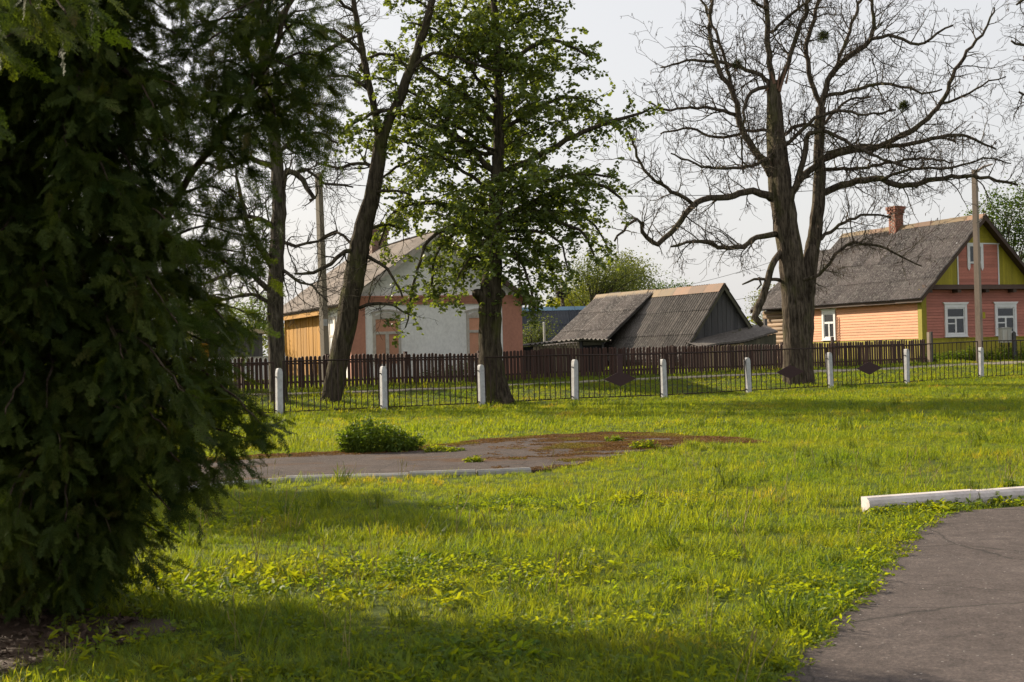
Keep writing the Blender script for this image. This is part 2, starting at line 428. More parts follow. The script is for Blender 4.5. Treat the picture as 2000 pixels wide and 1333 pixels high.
def np_mesh(name, V, Fq, mat, smooth=False):
    me = bpy.data.meshes.new(name)
    V = np.asarray(V, np.float32).reshape(-1, 3); Fq = np.asarray(Fq, np.int32)
    k = Fq.shape[1]
    me.vertices.add(len(V)); me.vertices.foreach_set('co', V.ravel())
    me.loops.add(Fq.size); me.loops.foreach_set('vertex_index', Fq.ravel())
    me.polygons.add(len(Fq)); me.polygons.foreach_set('loop_start', np.arange(len(Fq), dtype=np.int32) * k)
    me.polygons.foreach_set('loop_total', np.full(len(Fq), k, np.int32))
    for m in (mat if isinstance(mat, list) else [mat]): me.materials.append(MATS[m])
    me.update(calc_edges=True)
    if smooth: me.polygons.foreach_set('use_smooth', [True] * len(Fq))
    return me

# scatter: a point mesh plus a geometry-node group that sets one of several source meshes on every point
def scatter(name, pts, rot, scl, idx, sources, parent=None):
    coll = bpy.data.collections.new(name + '_sources')
    for i, me in enumerate(sources):
        o = bpy.data.objects.new('%s_source_%02d' % (name, i), me); coll.objects.link(o)
    me = bpy.data.meshes.new(name)
    n = len(pts); me.vertices.add(n); me.vertices.foreach_set('co', np.asarray(pts, np.float32).ravel())
    a = me.attributes.new('rot', 'FLOAT_VECTOR', 'POINT'); a.data.foreach_set('vector', np.asarray(rot, np.float32).ravel())
    a = me.attributes.new('scl', 'FLOAT', 'POINT'); a.data.foreach_set('value', np.asarray(scl, np.float32))
    a = me.attributes.new('idx', 'INT', 'POINT'); a.data.foreach_set('value', np.asarray(idx, np.int32))
    for m in sources[0].materials: me.materials.append(m)
    o = put(name, me, parent)
    ng = bpy.data.node_groups.new(name, 'GeometryNodeTree')
    ng.interface.new_socket('Geometry', in_out='INPUT', socket_type='NodeSocketGeometry')
    ng.interface.new_socket('Geometry', in_out='OUTPUT', socket_type='NodeSocketGeometry')
    gi = ng.nodes.new('NodeGroupInput'); go = ng.nodes.new('NodeGroupOutput')
    ci = ng.nodes.new('GeometryNodeCollectionInfo'); ci.inputs['Collection'].default_value = coll
    ci.inputs['Separate Children'].default_value = True; ci.inputs['Reset Children'].default_value = True
    ip = ng.nodes.new('GeometryNodeInstanceOnPoints'); ip.inputs['Pick Instance'].default_value = True
    def attr(nm, t):
        q = ng.nodes.new('GeometryNodeInputNamedAttribute'); q.data_type = t; q.inputs['Name'].default_value = nm
        return q.outputs['Attribute']
    e2r = ng.nodes.new('FunctionNodeEulerToRotation')
    L = ng.links.new
    L(attr('rot', 'FLOAT_VECTOR'), e2r.inputs[0]); L(e2r.outputs[0], ip.inputs['Rotation'])
    L(attr('scl', 'FLOAT'), ip.inputs['Scale']); L(attr('idx', 'INT'), ip.inputs['Instance Index'])
    L(gi.outputs[0], ip.inputs['Points']); L(ci.outputs[0], ip.inputs['Instance'])
    L(ip.outputs[0], go.inputs[0])
    md = o.modifiers.new('scatter', 'NODES'); md.node_group = ng
    return o

# ------------------------------------------------------------------ ground, roads, paths
def axis(lo, fine0, fine1, hi, step, grow=1.35):
    a = list(np.arange(fine0, fine1 + 1e-6, step)); s = step; x = fine1
    while x < hi: s *= grow; x = min(x + s, hi); a.append(x)
    s = step; x = fine0; pre = []
    while x > lo: s *= grow; x = max(x - s, lo); pre.append(x)
    return np.array(pre[::-1] + a)
ax = axis(-1500, -24, 34, 1500, 0.5); ay = axis(-60, 2, 74, 2500, 0.5)
gx, gy = np.meshgrid(ax, ay, indexing='ij')
V = np.stack([gx, gy, H(gx, gy)], -1).reshape(-1, 3)
nx_, ny_ = len(ax), len(ay)
ii = (np.arange(nx_ - 1)[:, None] * ny_ + np.arange(ny_ - 1)[None, :]).ravel()
FQ = np.stack([ii, ii + ny_, ii + ny_ + 1, ii + 1], -1)
tag(put('ground', np_mesh('ground', V, FQ, 'turf_soil', True)), kind='structure')

def sheet(name, poly, mat, dz, cell=0.35, skirt=0.06):
    """a thin slab that follows the terrain inside an outline"""
    bm = bmesh.new()
    f = bm.faces.new([bm.verts.new((p[0], p[1], 0)) for p in poly])
    bmesh.ops.triangulate(bm, faces=[f])
    xs = [p[0] for p in poly]; ys = [p[1] for p in poly]
    for k, (lo, hi) in enumerate(((min(xs), max(xs)), (min(ys), max(ys)))):
        t = lo + cell
        while t < hi:
            co = (t, 0, 0) if k == 0 else (0, t, 0); no = (1, 0, 0) if k == 0 else (0, 1, 0)
            bmesh.ops.bisect_plane(bm, geom=bm.verts[:] + bm.edges[:] + bm.faces[:], plane_co=co, plane_no=no)
            t += cell
    bmesh.ops.recalc_face_normals(bm, faces=bm.faces[:])
    for f in bm.faces:
        if f.normal.z < 0: f.normal_flip()
    edge = [e for e in bm.edges if e.is_boundary]
    r = bmesh.ops.extrude_edge_only(bm, edges=edge)
    low = {v for v in r['geom'] if isinstance(v, bmesh.types.BMVert)}
    for v in bm.verts: v.co.z = hz(v.co.x, v.co.y) + (dz - skirt if v in low else dz)
    me = bpy.data.meshes.new(name); bm.to_mesh(me); bm.free(); me.materials.append(MATS[mat])
    return tag(put(name, me), kind='structure')

def rough_line(pts, step=0.12, amp=0.05, seed=0):
    out = []
    for a, b in zip(pts[:-1], pts[1:]):
        a = Vector((a[0], a[1])); b = Vector((b[0], b[1])); n = max(1, int((b - a).length / step))
        nn = Vector((-(b - a).y, (b - a).x)).normalized()
        for i in range(n):
            p = a.lerp(b, i / n)
            w = (float(vnoise(p.x * 3.1 + seed, p.y * 3.1)) - 0.5) * 2 * amp + (float(vnoise(p.x * 11, p.y * 11 + seed, 1)) - 0.5) * amp
            out.append((p.x + nn.x * w, p.y + nn.y * w))
    return out

K0, K1 = G(1690, 1004), G(2010, 983)                     # front foot of the white kerb
kd = Vector((K1.x - K0.x, K1.y - K0.y)).normalized(); kn = Vector((-kd.y, kd.x))
edge_px = [(1480, 1372), (1540, 1310), (1612, 1240), (1668, 1175), (1730, 1105), (1778, 1045), (1845, 1006)]
pe = [G(*q) for q in edge_px]
kf = Vector((K0.x, K0.y)) + kd * 0.5
far = Vector((K0.x, K0.y)) + kd * 8
PATH = rough_line([(0.8, 3.4)] + [(p.x, p.y) for p in pe], 0.1, 0.05, 3) + [(pe[-1].x, pe[-1].y), (far.x, far.y), (far.x + 2, 1.5), (0.6, 1.5)]
sheet('asphalt_path', PATH, 'asphalt', 0.022)

front = [G(*q) for q in [(330, 965), (440, 951), (560, 941), (800, 932), (930, 928), (1035, 924)]]
rest = [G(*q) for q in [(1150, 906), (1235, 886), (1350, 869), (1500, 868), (1440, 860), (1340, 855), (1290, 849), (1180, 848), (1080, 853), (950, 862), (860, 872), (740, 883), (600, 888), (520, 892), (330, 905)]]
PATCH = [(p.x, p.y) for p in front] + rough_line([(p.x, p.y) for p in [front[-1]] + rest + [front[0]]], 0.25, 0.16, 9)[1:]
sheet('old_asphalt_pad', PATCH, 'old_asphalt', 0.028, 0.5, 0.06)
PATCH2 = PATCH
leafmat('rust_moss', (0.115, 0.068, 0.036), (0.20, 0.115, 0.05), (1.2, 1.1, 0.6), 0.3, 2, 0.8)
leafmat('green_moss', (0.14, 0.11, 0.03), (0.22, 0.17, 0.04), (1.3, 1.2, 0.5), 0.3, 2, 0.8)

road_px = [(300, 778), (560, 771), (760, 765), (850, 761.5), (933, 758.5), (1000, 753.5), (1130, 748), (1290, 740.5), (1560, 729), (1840, 715.5), (2000, 708.5), (2200, 700)]
rp = [G(*q) for q in road_px]
up = []; dn = []
for i, p in enumerate(rp):
    w = 0.16 + 0.22 * max(0, min(1, (p.x - 2) / 14))
    up.append((p.x + FN.x * w, p.y + FN.y * w)); dn.append((p.x - FN.x * w, p.y - FN.y * w))
ROAD = rough_line(dn, 0.4, 0.12, 2) + [dn[-1]] + rough_line(up[::-1], 0.4, 0.12, 5) + [up[0]]
sheet('dirt_track', ROAD, 'dirt_road', 0.03, 1.5)

LITTER = []
for i in range(40):
    a = i / 40 * 2 * math.pi
    rr = 1 + 0.25 * math.sin(a * 3 + 1) + 0.15 * math.sin(a * 7)
    LITTER.append((-2.9 + 0.86 * rr * math.cos(a), 6.85 + 1.2 * rr * math.sin(a)))
sheet('bare_soil', LITTER, 'litter', 0.012, 0.4, 0.04)

# kerbs
def kerb_block(L, h, w, mat, nm):
    prof = [(0, -0.12), (w, -0.12), (w, h), (0.045, h), (0.012, h - 0.02), (0.0, h - 0.05)]
    return MB().prism(prof, 'x', 0, L - 0.012).mesh(nm, mat)
kt = thing('white_kerb', 'long whitewashed concrete kerb bordering the asphalt path at the right edge', 'kerb', (K0.x, K0.y, hz(K0.x, K0.y)), math.atan2(kd.y, kd.x))
km = kerb_block(1.0, 0.15, 0.14, 'kerb_paint', 'kerb_block')
for i in range(8): put('kerb_block', km, kt, (0.04 + i * 1.0, rnd.uniform(-.008, .008), -0.025 + 0.009 * i + rnd.uniform(-.004, .004)), (rnd.uniform(-.03, .03), -0.01 + rnd.uniform(-.006, .006), rnd.uniform(-.008, .008)))
f0, f1 = front[0], front[-1]
kt2 = thing('edging_kerb', 'low grey concrete kerb edging the front of the old mossy asphalt pad', 'kerb')
for a, b in zip(front[:-1], front[1:]):
    n = max(1, int((b - a).length / 1.1))
    for i in range(n):
        p = a.lerp(b, i / n); q = a.lerp(b, (i + 1) / n); L = (Vector((q.x, q.y)) - Vector((p.x, p.y))).length
        dd = math.atan2(q.y - p.y, q.x - p.x)
        kb = kerb_block(L, 0.055 + 0.015 * rnd.random(), 0.09, 'kerb_grey', 'kerb_block')
        put('kerb_block', kb, kt2, (p.x + 0.1 * math.sin(dd), p.y - 0.1 * math.cos(dd), hz(p.x, p.y)), (0, 0, dd))

# ------------------------------------------------------------------ roofs, walls, windows
_sh = {}
def sheet_mesh(w, l, mat, pitch=0.165, amp=0.034):
    key = (round(w, 3), round(l, 3), mat)
    if key in _sh: return _sh[key]
    nw = max(2, round(w / pitch)); n = nw * 4; vs = []; fs = []
    for j in range(3):
        for i in range(n + 1):
            vs.append((w * i / n, l * j / 2, amp * math.sin(i * math.pi / 2) + (0.004 if j == 1 else 0)))
    for j in range(2):
        for i in range(n): a = j * (n + 1) + i; fs.append((a, a + 1, a + n + 2, a + n + 1))
    me = bpy.data.meshes.new('roof_sheet'); me.from_pydata(vs, [], fs); me.materials.append(MATS[mat])
    me.polygons.foreach_set('use_smooth', [True] * len(fs)); me.update()
    _sh[key] = me; return me

def slope_frame(O, ex, ey):
    ex = Vector(ex).normalized(); ey = Vector(ey).normalized(); ez = ex.cross(ey)
    return Matrix(((ex.x, ey.x, ez.x, O[0]), (ex.y, ey.y, ez.y, O[1]), (ex.z, ey.z, ez.z, O[2]), (0, 0, 0, 1)))

def sheets(roof, O, ex, ey, length, slope, mat, wid=1.0, rowlen=1.45, jit=0.012, sag=0.0, seed=1, skip=None):
    rr = random.Random(seed); Mx = slope_frame(O, ex, ey)
    nc = max(1, round(length / wid)); w = length / nc; nr = max(1, round(slope / rowlen)); l = slope / nr
    me = sheet_mesh(w + 0.06, l + 0.13, mat)
    for j in range(nr):
        for i in range(nc):
            if skip and skip(i, j, nc, nr): continue
            t = (i + 0.5) / nc
            T = Matrix.Translation((i * w + rr.uniform(-1, 1) * jit, j * l + rr.uniform(-1, 1) * jit - 0.02, 0.035 + 0.004 * (i % 2) + rr.uniform(0, 1) * jit * 0.4 - sag * math.sin(math.pi * t) * (j / nr)))
            o = put('roof_sheet', me, roof)
            o.matrix_basis = Mx @ T @ Matrix.Rotation(-0.028 / l, 4, 'X') @ Matrix.Rotation(rr.uniform(-1, 1) * 0.006, 4, 'Z')

def brick_stack(parent, name, cx, cy, z0, z1, w, d, mat, cap=True, seed=3):
    """chimney: mortar core with laid bricks standing proud, a corbelled head"""
    c = MB().box(cx - w / 2 + 0.015, cx + w / 2 - 0.015, cy - d / 2 + 0.015, cy + d / 2 - 0.015, z0, z1 - 0.02).build(name, 'mortar', parent)
    rr = random.Random(seed); mb = MB(); z = z0; row = 0
    while z < z1 - 0.05:
        ex = 0.0
        if cap and z > z1 - 0.38: ex = 0.05 if z < z1 - 0.24 else 0.09 if z < z1 - 0.1 else 0.04
        W, D = w + ex * 2, d + ex * 2
        for side in range(4):
            ln = W if side % 2 == 0 else D
            off = 0 if (row + side) % 2 else 0.12
            t = -ln / 2 - (0 if off == 0 else off)
            while t < ln / 2 - 0.01:
                a = max(t, -ln / 2); b = min(t + 0.24, ln / 2); t += 0.25
                if b - a < 0.03: continue
                j = rr.uniform(-0.006, 0.008)
                if side == 0: bx_ = (cx + a, cx + b, cy - D / 2 - j, cy - D / 2 + 0.1)
                elif side == 2: bx_ = (cx + a, cx + b, cy + D / 2 - 0.1, cy + D / 2 + j)
                elif side == 1: bx_ = (cx + W / 2 - 0.1, cx + W / 2 + j, cy + a + 0.101, cy + b - 0.0)
                else: bx_ = (cx - W / 2 - j, cx - W / 2 + 0.1, cy + a + 0.101, cy + b - 0.0)
                if bx_[2] < bx_[3] - 0.01: mb.box(bx_[0], bx_[1], bx_[2], bx_[3], z, z + 0.068)
        z += 0.08; row += 1
    tag(mb.build('brickwork', mat, c), kind='stuff')
    return c

def window_unit(parent, face, a0, a1, z0, z1, cap=True, vent=True):
    """casement with a top light, white casing, crown board and sill; face 'front' (y=0) or 'side' (x=0)"""
    def bx(nm, mat, par, s0, s1, d0, d1, h0, h1):   # s along the wall, d outwards
        if face == 'front': return box(nm, mat, par, s0, s1, -d1, -d0, h0, h1)
        return box(nm, mat, par, -d1, -d0, s0, s1, h0, h1)
    c = 0.12
    root = MB()
    def add(s0, s1, d0, d1, h0, h1):
        if face == 'front': root.box(s0, s1, -d1, -d0, h0, h1)
        else: root.box(-d1, -d0, s0, s1, h0, h1)
    add(a0, a0 + c, 0.0, 0.065, z0, z1); add(a1 - c, a1, 0.0, 0.065, z0, z1)
    add(a0 + c, a1 - c, 0.0, 0.062, z0, z0 + 0.1); add(a0 + c, a1 - c, 0.0, 0.062, z1 - 0.17, z1)
    w = root.build('window', 'white_paint', parent)
    if cap:
        m = MB()
        pts = [(a0 - 0.1, z1 + 0.06), (a1 + 0.1, z1 + 0.06), (a1 + 0.02, z1 - 0.03), (a0 - 0.02, z1 - 0.03)]
        if face == 'front': m.prism(pts, 'y', -0.085, -0.002)
        else: m.prism(pts, 'x', -0.085, -0.002)
        m.build('crown_board', 'white_paint', w)
    bx('sill', 'white_paint', w, a0 - 0.03, a1 + 0.03, 0.0, 0.1, z0 - 0.035, z0 - 0.001)
    i0, i1, h0, h1 = a0 + c, a1 - c, z0 + 0.1, z1 - 0.17
    mid = h0 + (h1 - h0) * 0.62; cx = (i0 + i1) / 2
    s = MB()
    def sadd(s0, s1, h0_, h1_, d0=-0.01, d1=0.035):
        if face == 'front': s.box(s0, s1, -d1, -d0, h0_, h1_)
        else: s.box(-d1, -d0, s0, s1, h0_, h1_)
    fr = 0.05
    sadd(i0, i0 + fr, h0, h1); sadd(i1 - fr, i1, h0, h1); sadd(i0 + fr, i1 - fr, h0, h0 + fr); sadd(i0 + fr, i1 - fr, h1 - fr, h1)
    sadd(i0 + fr, i1 - fr, mid - 0.045, mid + 0.045, -0.01, 0.04); sadd(cx - 0.04, cx + 0.04, h0 + fr, mid - 0.045, -0.01, 0.04)
    if vent: sadd(i0 + fr, cx - 0.04, mid - 0.27, mid - 0.22, -0.008, 0.033)
    s.build('sash', 'white_paint', w)
    for (p0, p1, q0, q1) in ((i0 + fr, i1 - fr, mid + 0.045, h1 - fr), (i0 + fr, cx - 0.04, h0 + fr, mid - 0.045), (cx + 0.04, i1 - fr, h0 + fr, mid - 0.045)):
        bx('pane', 'window_glass', w, p0, p1, 0.004, 0.009, q0, q1)
    # drawn curtains behind the glass
    for (s0, s1) in ((i0 + 0.02, i0 + (i1 - i0) * 0.3), (i1 - (i1 - i0) * 0.34, i1 - 0.02)):
        m = MB(); n = 14; base = len(m.v)
        for k in range(n + 1):
            t = s0 + (s1 - s0) * k / n; d = -0.06 + 0.02 * math.sin(k * 2.1)
            for h in (h0 + 0.02, h1 - 0.02): m.v.append((t, -d, h) if face == 'front' else (-d, t, h))
        for k in range(n): m.f.append((2 * k, 2 * k + 2, 2 * k + 3, 2 * k + 1))
        m.build('curtain', 'curtain', w, True)
    return w

# ------------------------------------------------------------------ house with peach siding (right)
YAW = R(24); RHX, RHY = 16.93, 58.0
rz0 = 0.64
rh = thing('wooden_house', 'peach clapboard house with grey corrugated roof, olive gable and brick chimney', 'house', (RHX, RHY, rz0), YAW)
RW, RL, EV, RG = 6.25, 8.2, 2.98, 6.05
wall = MB().box(0.12, RW - 0.12, 0.12, RL, -0.3, EV).build('wall', 'dark_room', rh)
# front siding with openings, side siding with one opening
fwin = [(1.15, 2.33), (3.85, 5.03)]
swin = [(5.74, 6.72)]
WZ0, WZ1 = 1.0, 2.36
def siding(face, L, wins, mat, z0=0.94, z1=EV, ex=0.118):
    k = 0; z = z0
    prof_cache = {}
    while z < z1 - 0.02:
        h = min(ex, z1 - z)
        segs = [(0.0, L)]
        if z + h > WZ0 + 0.02 and z < WZ1 - 0.02:
            segs = []; t = 0.0
            for a, b in wins: segs.append((t, a + 0.06)); t = b - 0.06
            segs.append((t, L))
        for a, b in segs:
            if b - a < 0.02: continue
            m = MB(); lo, hi = -0.028, -0.008
            j = rnd.uniform(-0.002, 0.002)
            if face == 'front':
                m.prism([(lo + j, z), (0.1, z), (0.1, z + h - 0.004), (hi + j, z + h - 0.004)], 'x', a, b)
            else:
                m.prism([(lo + j, z), (0.1, z), (0.1, z + h - 0.004), (hi + j, z + h - 0.004)], 'y', a, b)
            m.build('siding_board', mat, wall)
        z += ex
siding('side', 7.73, swin, 'peach_siding')
siding('front', RW, fwin, 'rose_board')
for a, b in fwin: window_unit(rh, 'front', a, b, WZ0, WZ1)
for a, b in swin: window_unit(rh, 'side', a, b, WZ0, WZ1, True, False)
# plank skirting below the siding
n = int(RW / 0.135)
for i in range(n): piece('skirting_plank', 'olive_board', wall, (i * 0.135 + 0.003, -0.03 + rnd.uniform(0, .006), -0.2), (0.128, 0.14, 1.115))
n = int(7.73 / 0.135)
for i in range(n): piece('skirting_plank', 'olive_board', wall, (-0.03 - rnd.uniform(0, .006), i * 0.135 + 0.006, -0.2), (0.14, 0.128, 1.115))
box('drip_board', 'olive_board', wall, -0.07, RW, -0.07, -0.031, 0.915, 0.938)
# corner boards
MB().box(-0.05, 0.2, -0.052, -0.03, 0.3, EV).box(-0.052, -0.03, -0.05, 0.2, 0.3, EV).build('corner_board', 'olive_board', rh)
# annexe: log wall further back
an = MB().box(0.25, RW - 0.3, RL + 0.02, 11.6, -0.3, EV - 0.05).build('annexe_wall', 'dark_room', rh)
for i in range(13):
    z = -0.1 + i * 0.2
    MB().tube([(0.2, 7.75, z + 0.1), (0.2, 11.7, z + 0.1)], [0.104, 0.1], 10).build('log', 'old_log', an, True)
# roof: deck, sheets, ridge, verge boards
def rpt(x): return EV + (RG - EV) * (x / (RW / 2)) if x <= RW / 2 else EV + (RG - EV) * ((RW - x) / (RW / 2))
OV = 0.36; FO = 0.42
pitch = math.atan2(RG - EV, RW / 2); sl = (RW / 2 + OV) / math.cos(pitch)
ML = 9.2
deck = MB()
e0 = rpt(-OV) if False else EV - OV * math.tan(pitch)
deck.prism([(-OV, e0 - 0.05), (RW / 2, RG - 0.05), (RW + OV, e0 - 0.05), (RW + OV, e0 - 0.11), (RW / 2, RG - 0.12), (-OV, e0 - 0.11)], 'y', -FO + 0.02, ML)
roof = deck.build('roof', 'brown_board', rh)
up1 = (math.cos(pitch), 0, math.sin(pitch)); up2 = (-math.cos(pitch), 0, math.sin(pitch))
sheets(roof, (-OV - 0.05, ML, e0 - 0.06), (0, -1, 0), up1, ML + FO, sl, 'slate_old', 0.98, 1.3, seed=4)
sheets(roof, (RW + OV + 0.05, -FO, e0 - 0.06), (0, 1, 0), up2, ML + FO, sl, 'slate_old', 0.98, 1.3, seed=5)
for i in range(9):
    y0 = -FO - 0.03 + i * 1.07
    m = MB(); z = RG + 0.045 + 0.012 * (i % 2)
    m.prism([(RW / 2 - 0.2, z - 0.2), (RW / 2 - 0.04, z - 0.01), (RW / 2, z + 0.02), (RW / 2 + 0.04, z - 0.01), (RW / 2 + 0.2, z - 0.2), (RW / 2, z - 0.02)], 'y', y0, y0 + 1.12)
    m.build('ridge_cap', 'ridge_lichen' if i % 3 else 'rust_ridge', roof)
for s_ in (0, 1):
    def mx(x): return RW - x if s_ else x
    pts = [(mx(-OV), e0 - 0.2), (mx(-OV), e0 - 0.03), (RW / 2, RG - 0.02), (RW / 2, RG - 0.22)]
    MB().prism(pts, 'y', -FO - 0.02, -FO + 0.015).build('verge_board', 'brown_board', roof)
box('fascia', 'brown_board', roof, -OV + 0.02, -OV + 0.05, -FO + 0.03, ML, e0 - 0.2, e0 - 0.112)
for i in range(13):
    box('rafter_end', 'old_log', roof, -OV + 0.06, 0.1, 0.2 + i * 0.72, 0.32 + i * 0.72, EV - 0.58, EV - 0.48)
for i in range(5): box('beam_end', 'brown_board', rh, 0.1 + i * 1.5, 0.28 + i * 1.5, -0.36, -0.02, EV - 0.17, EV - 0.02)
MB().box(0, 0.12, -0.1, -0.03, EV - 0.14, EV - 0.06).tube([(0.14, -0.08, EV - 0.1), (0.26, -0.16, EV - 0.14)], [0.035, 0.05], 8).build('lamp', 'white_paint', rh)
# annexe roof (lower)
adz = 0.35
deck2 = MB().prism([(-0.3, e0 - 0.05), (RW / 2, RG - adz - 0.35), (RW + 0.2, e0 - 0.05), (RW + 0.2, e0 - 0.12), (RW / 2, RG - adz - 0.42), (-0.3, e0 - 0.12)], 'y', ML - 0.2, 11.9).build('annexe_roof', 'brown_board', rh)
p2 = math.atan2(RG - adz - 0.35 - e0 + 0.05, RW / 2 + 0.3)
sheets(deck2, (-0.36, 11.95, e0 - 0.08), (0, -1, 0), (math.cos(p2), 0, math.sin(p2)), 2.75, (RW / 2 + 0.36) / math.cos(p2), 'slate_old', 0.98, 1.3, seed=6)
MB().prism([(-0.42, e0 - 0.25), (-0.42, e0 - 0.02), (RW / 2, RG - adz - 0.28), (RW / 2, RG - adz - 0.5)], 'y', 11.92, 11.97).build('verge_board', 'brown_board', deck2)
# gable
GB = EV + 0.16
skirt = MB().prism([(-0.4, EV - 0.03), (-0.14, EV + 0.17), (-0.02, EV + 0.17), (-0.02, EV - 0.03)], 'x', 0.02, RW - 0.02).build('skirt_roof', 'brown_board', rh)
gb = MB().prism([(0.1, GB - 0.1), (RW / 2, RG - 0.15), (RW - 0.1, GB - 0.1)], 'y', 0.02, 0.1).build('gable', 'brown_board', rh)
def under(x): return rpt(x) - 0.14
PX0, PX1 = 1.92, 4.12; PT = GB + 1.72
x = 0.0
while x < RW - 0.01:
    x1 = min(x + 0.118, RW)
    top0, top1 = under(x), under(x1)
    if x1 <= PX0 + 0.001 or x >= PX1 - 0.03:
        lo = GB
        if max(top0, top1) > lo + 0.02:
            poly = [(x + 0.003, lo), (x1 - 0.003, lo), (x1 - 0.003, max(top1, lo)), (x + 0.003, max(top0, lo))]
            m = MB(); d = rnd.uniform(0, 0.006); m.prism(poly, 'y', -0.018 - d, 0.015); m.build('gable_plank', 'olive_board', gb)
    x = x1
z = GB; 
while z < PT - 0.02:
    h = min(0.125, PT - z)
    wx0, wx1 = 2.44, 3.3
    segs = [(PX0, PX1)] if z < GB + 0.8 else [(PX0, wx0), (wx1, PX1)]
    for a, b in segs: piece('panel_board', 'rose_board', gb, (a, -0.022 - rnd.uniform(0, .006), z + 0.003), (b - a, 0.03, h - 0.006))
    z += h
# chevron boards above the panel
for s_ in (-1, 1):
    k = 0; zz = PT + 0.03
    while zz < RG - 0.35:
        zt = zz + 0.115
        def xr(z_): return (RW / 2 - 0.0) * (1 - (z_ + 0.14 - EV) / (RG - EV))
        cxm = RW / 2; xa0 = cxm + s_ * (RW / 2 - (zz + 0.14 - EV) / (RG - EV) * RW / 2); xa1 = cxm + s_ * (RW / 2 - (zt + 0.14 - EV) / (RG - EV) * RW / 2)
        pts = [(cxm + s_ * 0.004, zz + 0.0), (xa0, zz), (xa1, zt), (cxm + s_ * 0.004, zt)]
        if s_ < 0: pts = pts[::-1]
        MB().prism(pts, 'y', -0.018 - rnd.uniform(0, .006), 0.015).build('chevron_board', 'olive_board', gb)
        zz += 0.12
for x_ in (PX0, PX1): box('trim', 'white_paint', gb, x_ - 0.03, x_ + 0.03, -0.05, -0.03, GB, PT)
box('trim', 'white_paint', gb, PX0 - 0.05, PX1 + 0.45, -0.055, -0.03, PT + 0.001, PT + 0.05)
aw = MB().box(2.44, 2.58, -0.06, -0.03, GB + 0.72, PT).box(3.16, 3.3, -0.06, -0.03, GB + 0.72, PT).box(2.58, 3.16, -0.06, -0.03, GB + 0.9, GB + 0.98).box(2.58, 3.16, -0.06, -0.03, PT - 0.1, PT).build('attic_window', 'white_paint', rh)
for xx in (2.44, 3.16):
    MB().prism([(xx, GB + 0.72), (xx + 0.07, GB + 0.6), (xx + 0.14, GB + 0.72)], 'y', -0.058, -0.032).build('casing_point', 'white_paint', aw)
box('pane', 'window_glass', aw, 2.58, 3.16, -0.02, -0.015, GB + 0.98, PT - 0.1)
# chimney on the ridge
brick_stack(rh, 'chimney', RW / 2 - 0.1, 5.15, RG - 0.5, RG + 0.98, 0.46, 0.46, 'brick_red', True, 8)
MB().tube([(-0.06, 5.55, 0.3), (-0.06, 5.55, 2.0)], [0.02, 0.02], 6).build('pipe', 'rust_ridge', rh)

# ------------------------------------------------------------------ white and pink plastered house (left)
LYAW = R(21); LX, LY = -5.24, 46.0; lz0 = 0.58
lh = thing('plastered_house', 'white plastered house with pink corner pilasters, boarded windows and yellow plank side', 'house', (LX, LY, lz0), LYAW)
LW, LL, LE, LR = 5.95, 10.6, 2.78, 4.86
def lr(x): return LE + (LR - LE) * (x / (LW / 2) if x < LW / 2 else (LW - x) / (LW / 2))
lwall = MB().prism([(0, -0.3), (LW, -0.3), (LW, LE), (LW / 2, LR), (0, LE)], 'y', 0, 3.72).build('wall', 'white_plaster', lh)
MB().prism([(0.1, -0.3), (LW - 0.1, -0.3), (LW - 0.1, LE - 0.05), (LW / 2, LR - 0.05), (0.1, LE - 0.05)], 'y', 3.73, LL).build('rear_wall', 'dark_room', lh)
pl = MB()
pl.box(-0.04, 0.46, -0.04, 0.002, -0.3, 2.5).box(-0.04, 0.0, 0.002, 0.5, -0.3, 2.5)
pl.build('pilaster', 'pink_plaster', lh)
MB().box(5.27, LW + 0.04, -0.04, 0.002, -0.3, 2.5).box(LW, LW + 0.04, 0.002, 0.5, -0.3, 2.5).build('pilaster', 'pink_plaster', lh)
box('pilaster_edge', 'white_plaster', lh, 5.2, 5.268, -0.03, 0.002, -0.3, 2.5)
cm = MB()
for k, (a, b, d) in enumerate(((2.5, 2.58, 0.05), (2.581, 2.66, 0.075), (2.661, 2.74, 0.1), (2.741, 2.79, 0.13))):
    cm.box(-d, LW + d, -d, 0.001, a, b); cm.box(-d, 0.0, 0.0012, 3.7, a, b)
cm.build('cornice', 'pink_plaster', lh)
def boarded(a, b, z0, z1):
    w = MB().box(a, a + 0.09, -0.035, 0.01, z0, z1).box(b - 0.09, b, -0.035, 0.01, z0, z1)
    md = z0 + (z1 - z0) * 0.62; cx = (a + b) / 2
    w.box(a + 0.09, b - 0.09, -0.045, 0.01, md - 0.05, md + 0.04); w.box(cx - 0.06, cx + 0.06, -0.04, 0.01, z0, md - 0.05)
    arc = [(a + 0.09 + (b - a - 0.18) * i / 8, z1 - 0.16 + 0.2 * math.sin(math.pi * (0.15 + 0.7 * i / 8))) for i in range(9)]
    w.prism([(a + 0.09, z1 - 0.18)] + arc + [(b - 0.09, z1 - 0.18)], 'y', -0.04, 0.01)
    f = w.build('window', 'weathered_frame', lh)
    box('boarding', 'shutter_pink', f, a + 0.09, cx - 0.06, -0.018, 0.005, z0, md - 0.05)
    box('boarding', 'shutter_pink', f, cx + 0.06, b - 0.09, -0.02, 0.005, z0, md - 0.05)
    box('boarding', 'shutter_pink', f, a + 0.09, b - 0.09, -0.018, 0.005, md + 0.04, z1 - 0.18)
    arc2 = [(a - 0.05 + (b - a + 0.1) * i / 10, z1 + 0.0 + 0.09 * math.sin(math.pi * i / 10)) for i in range(11)]
    arc3 = [(p, q + 0.06) for p, q in arc2][::-1]
    m = MB().prism(arc2 + arc3, 'y', -0.05, 0.005); m.build('arch_moulding', 'weathered_frame', f)
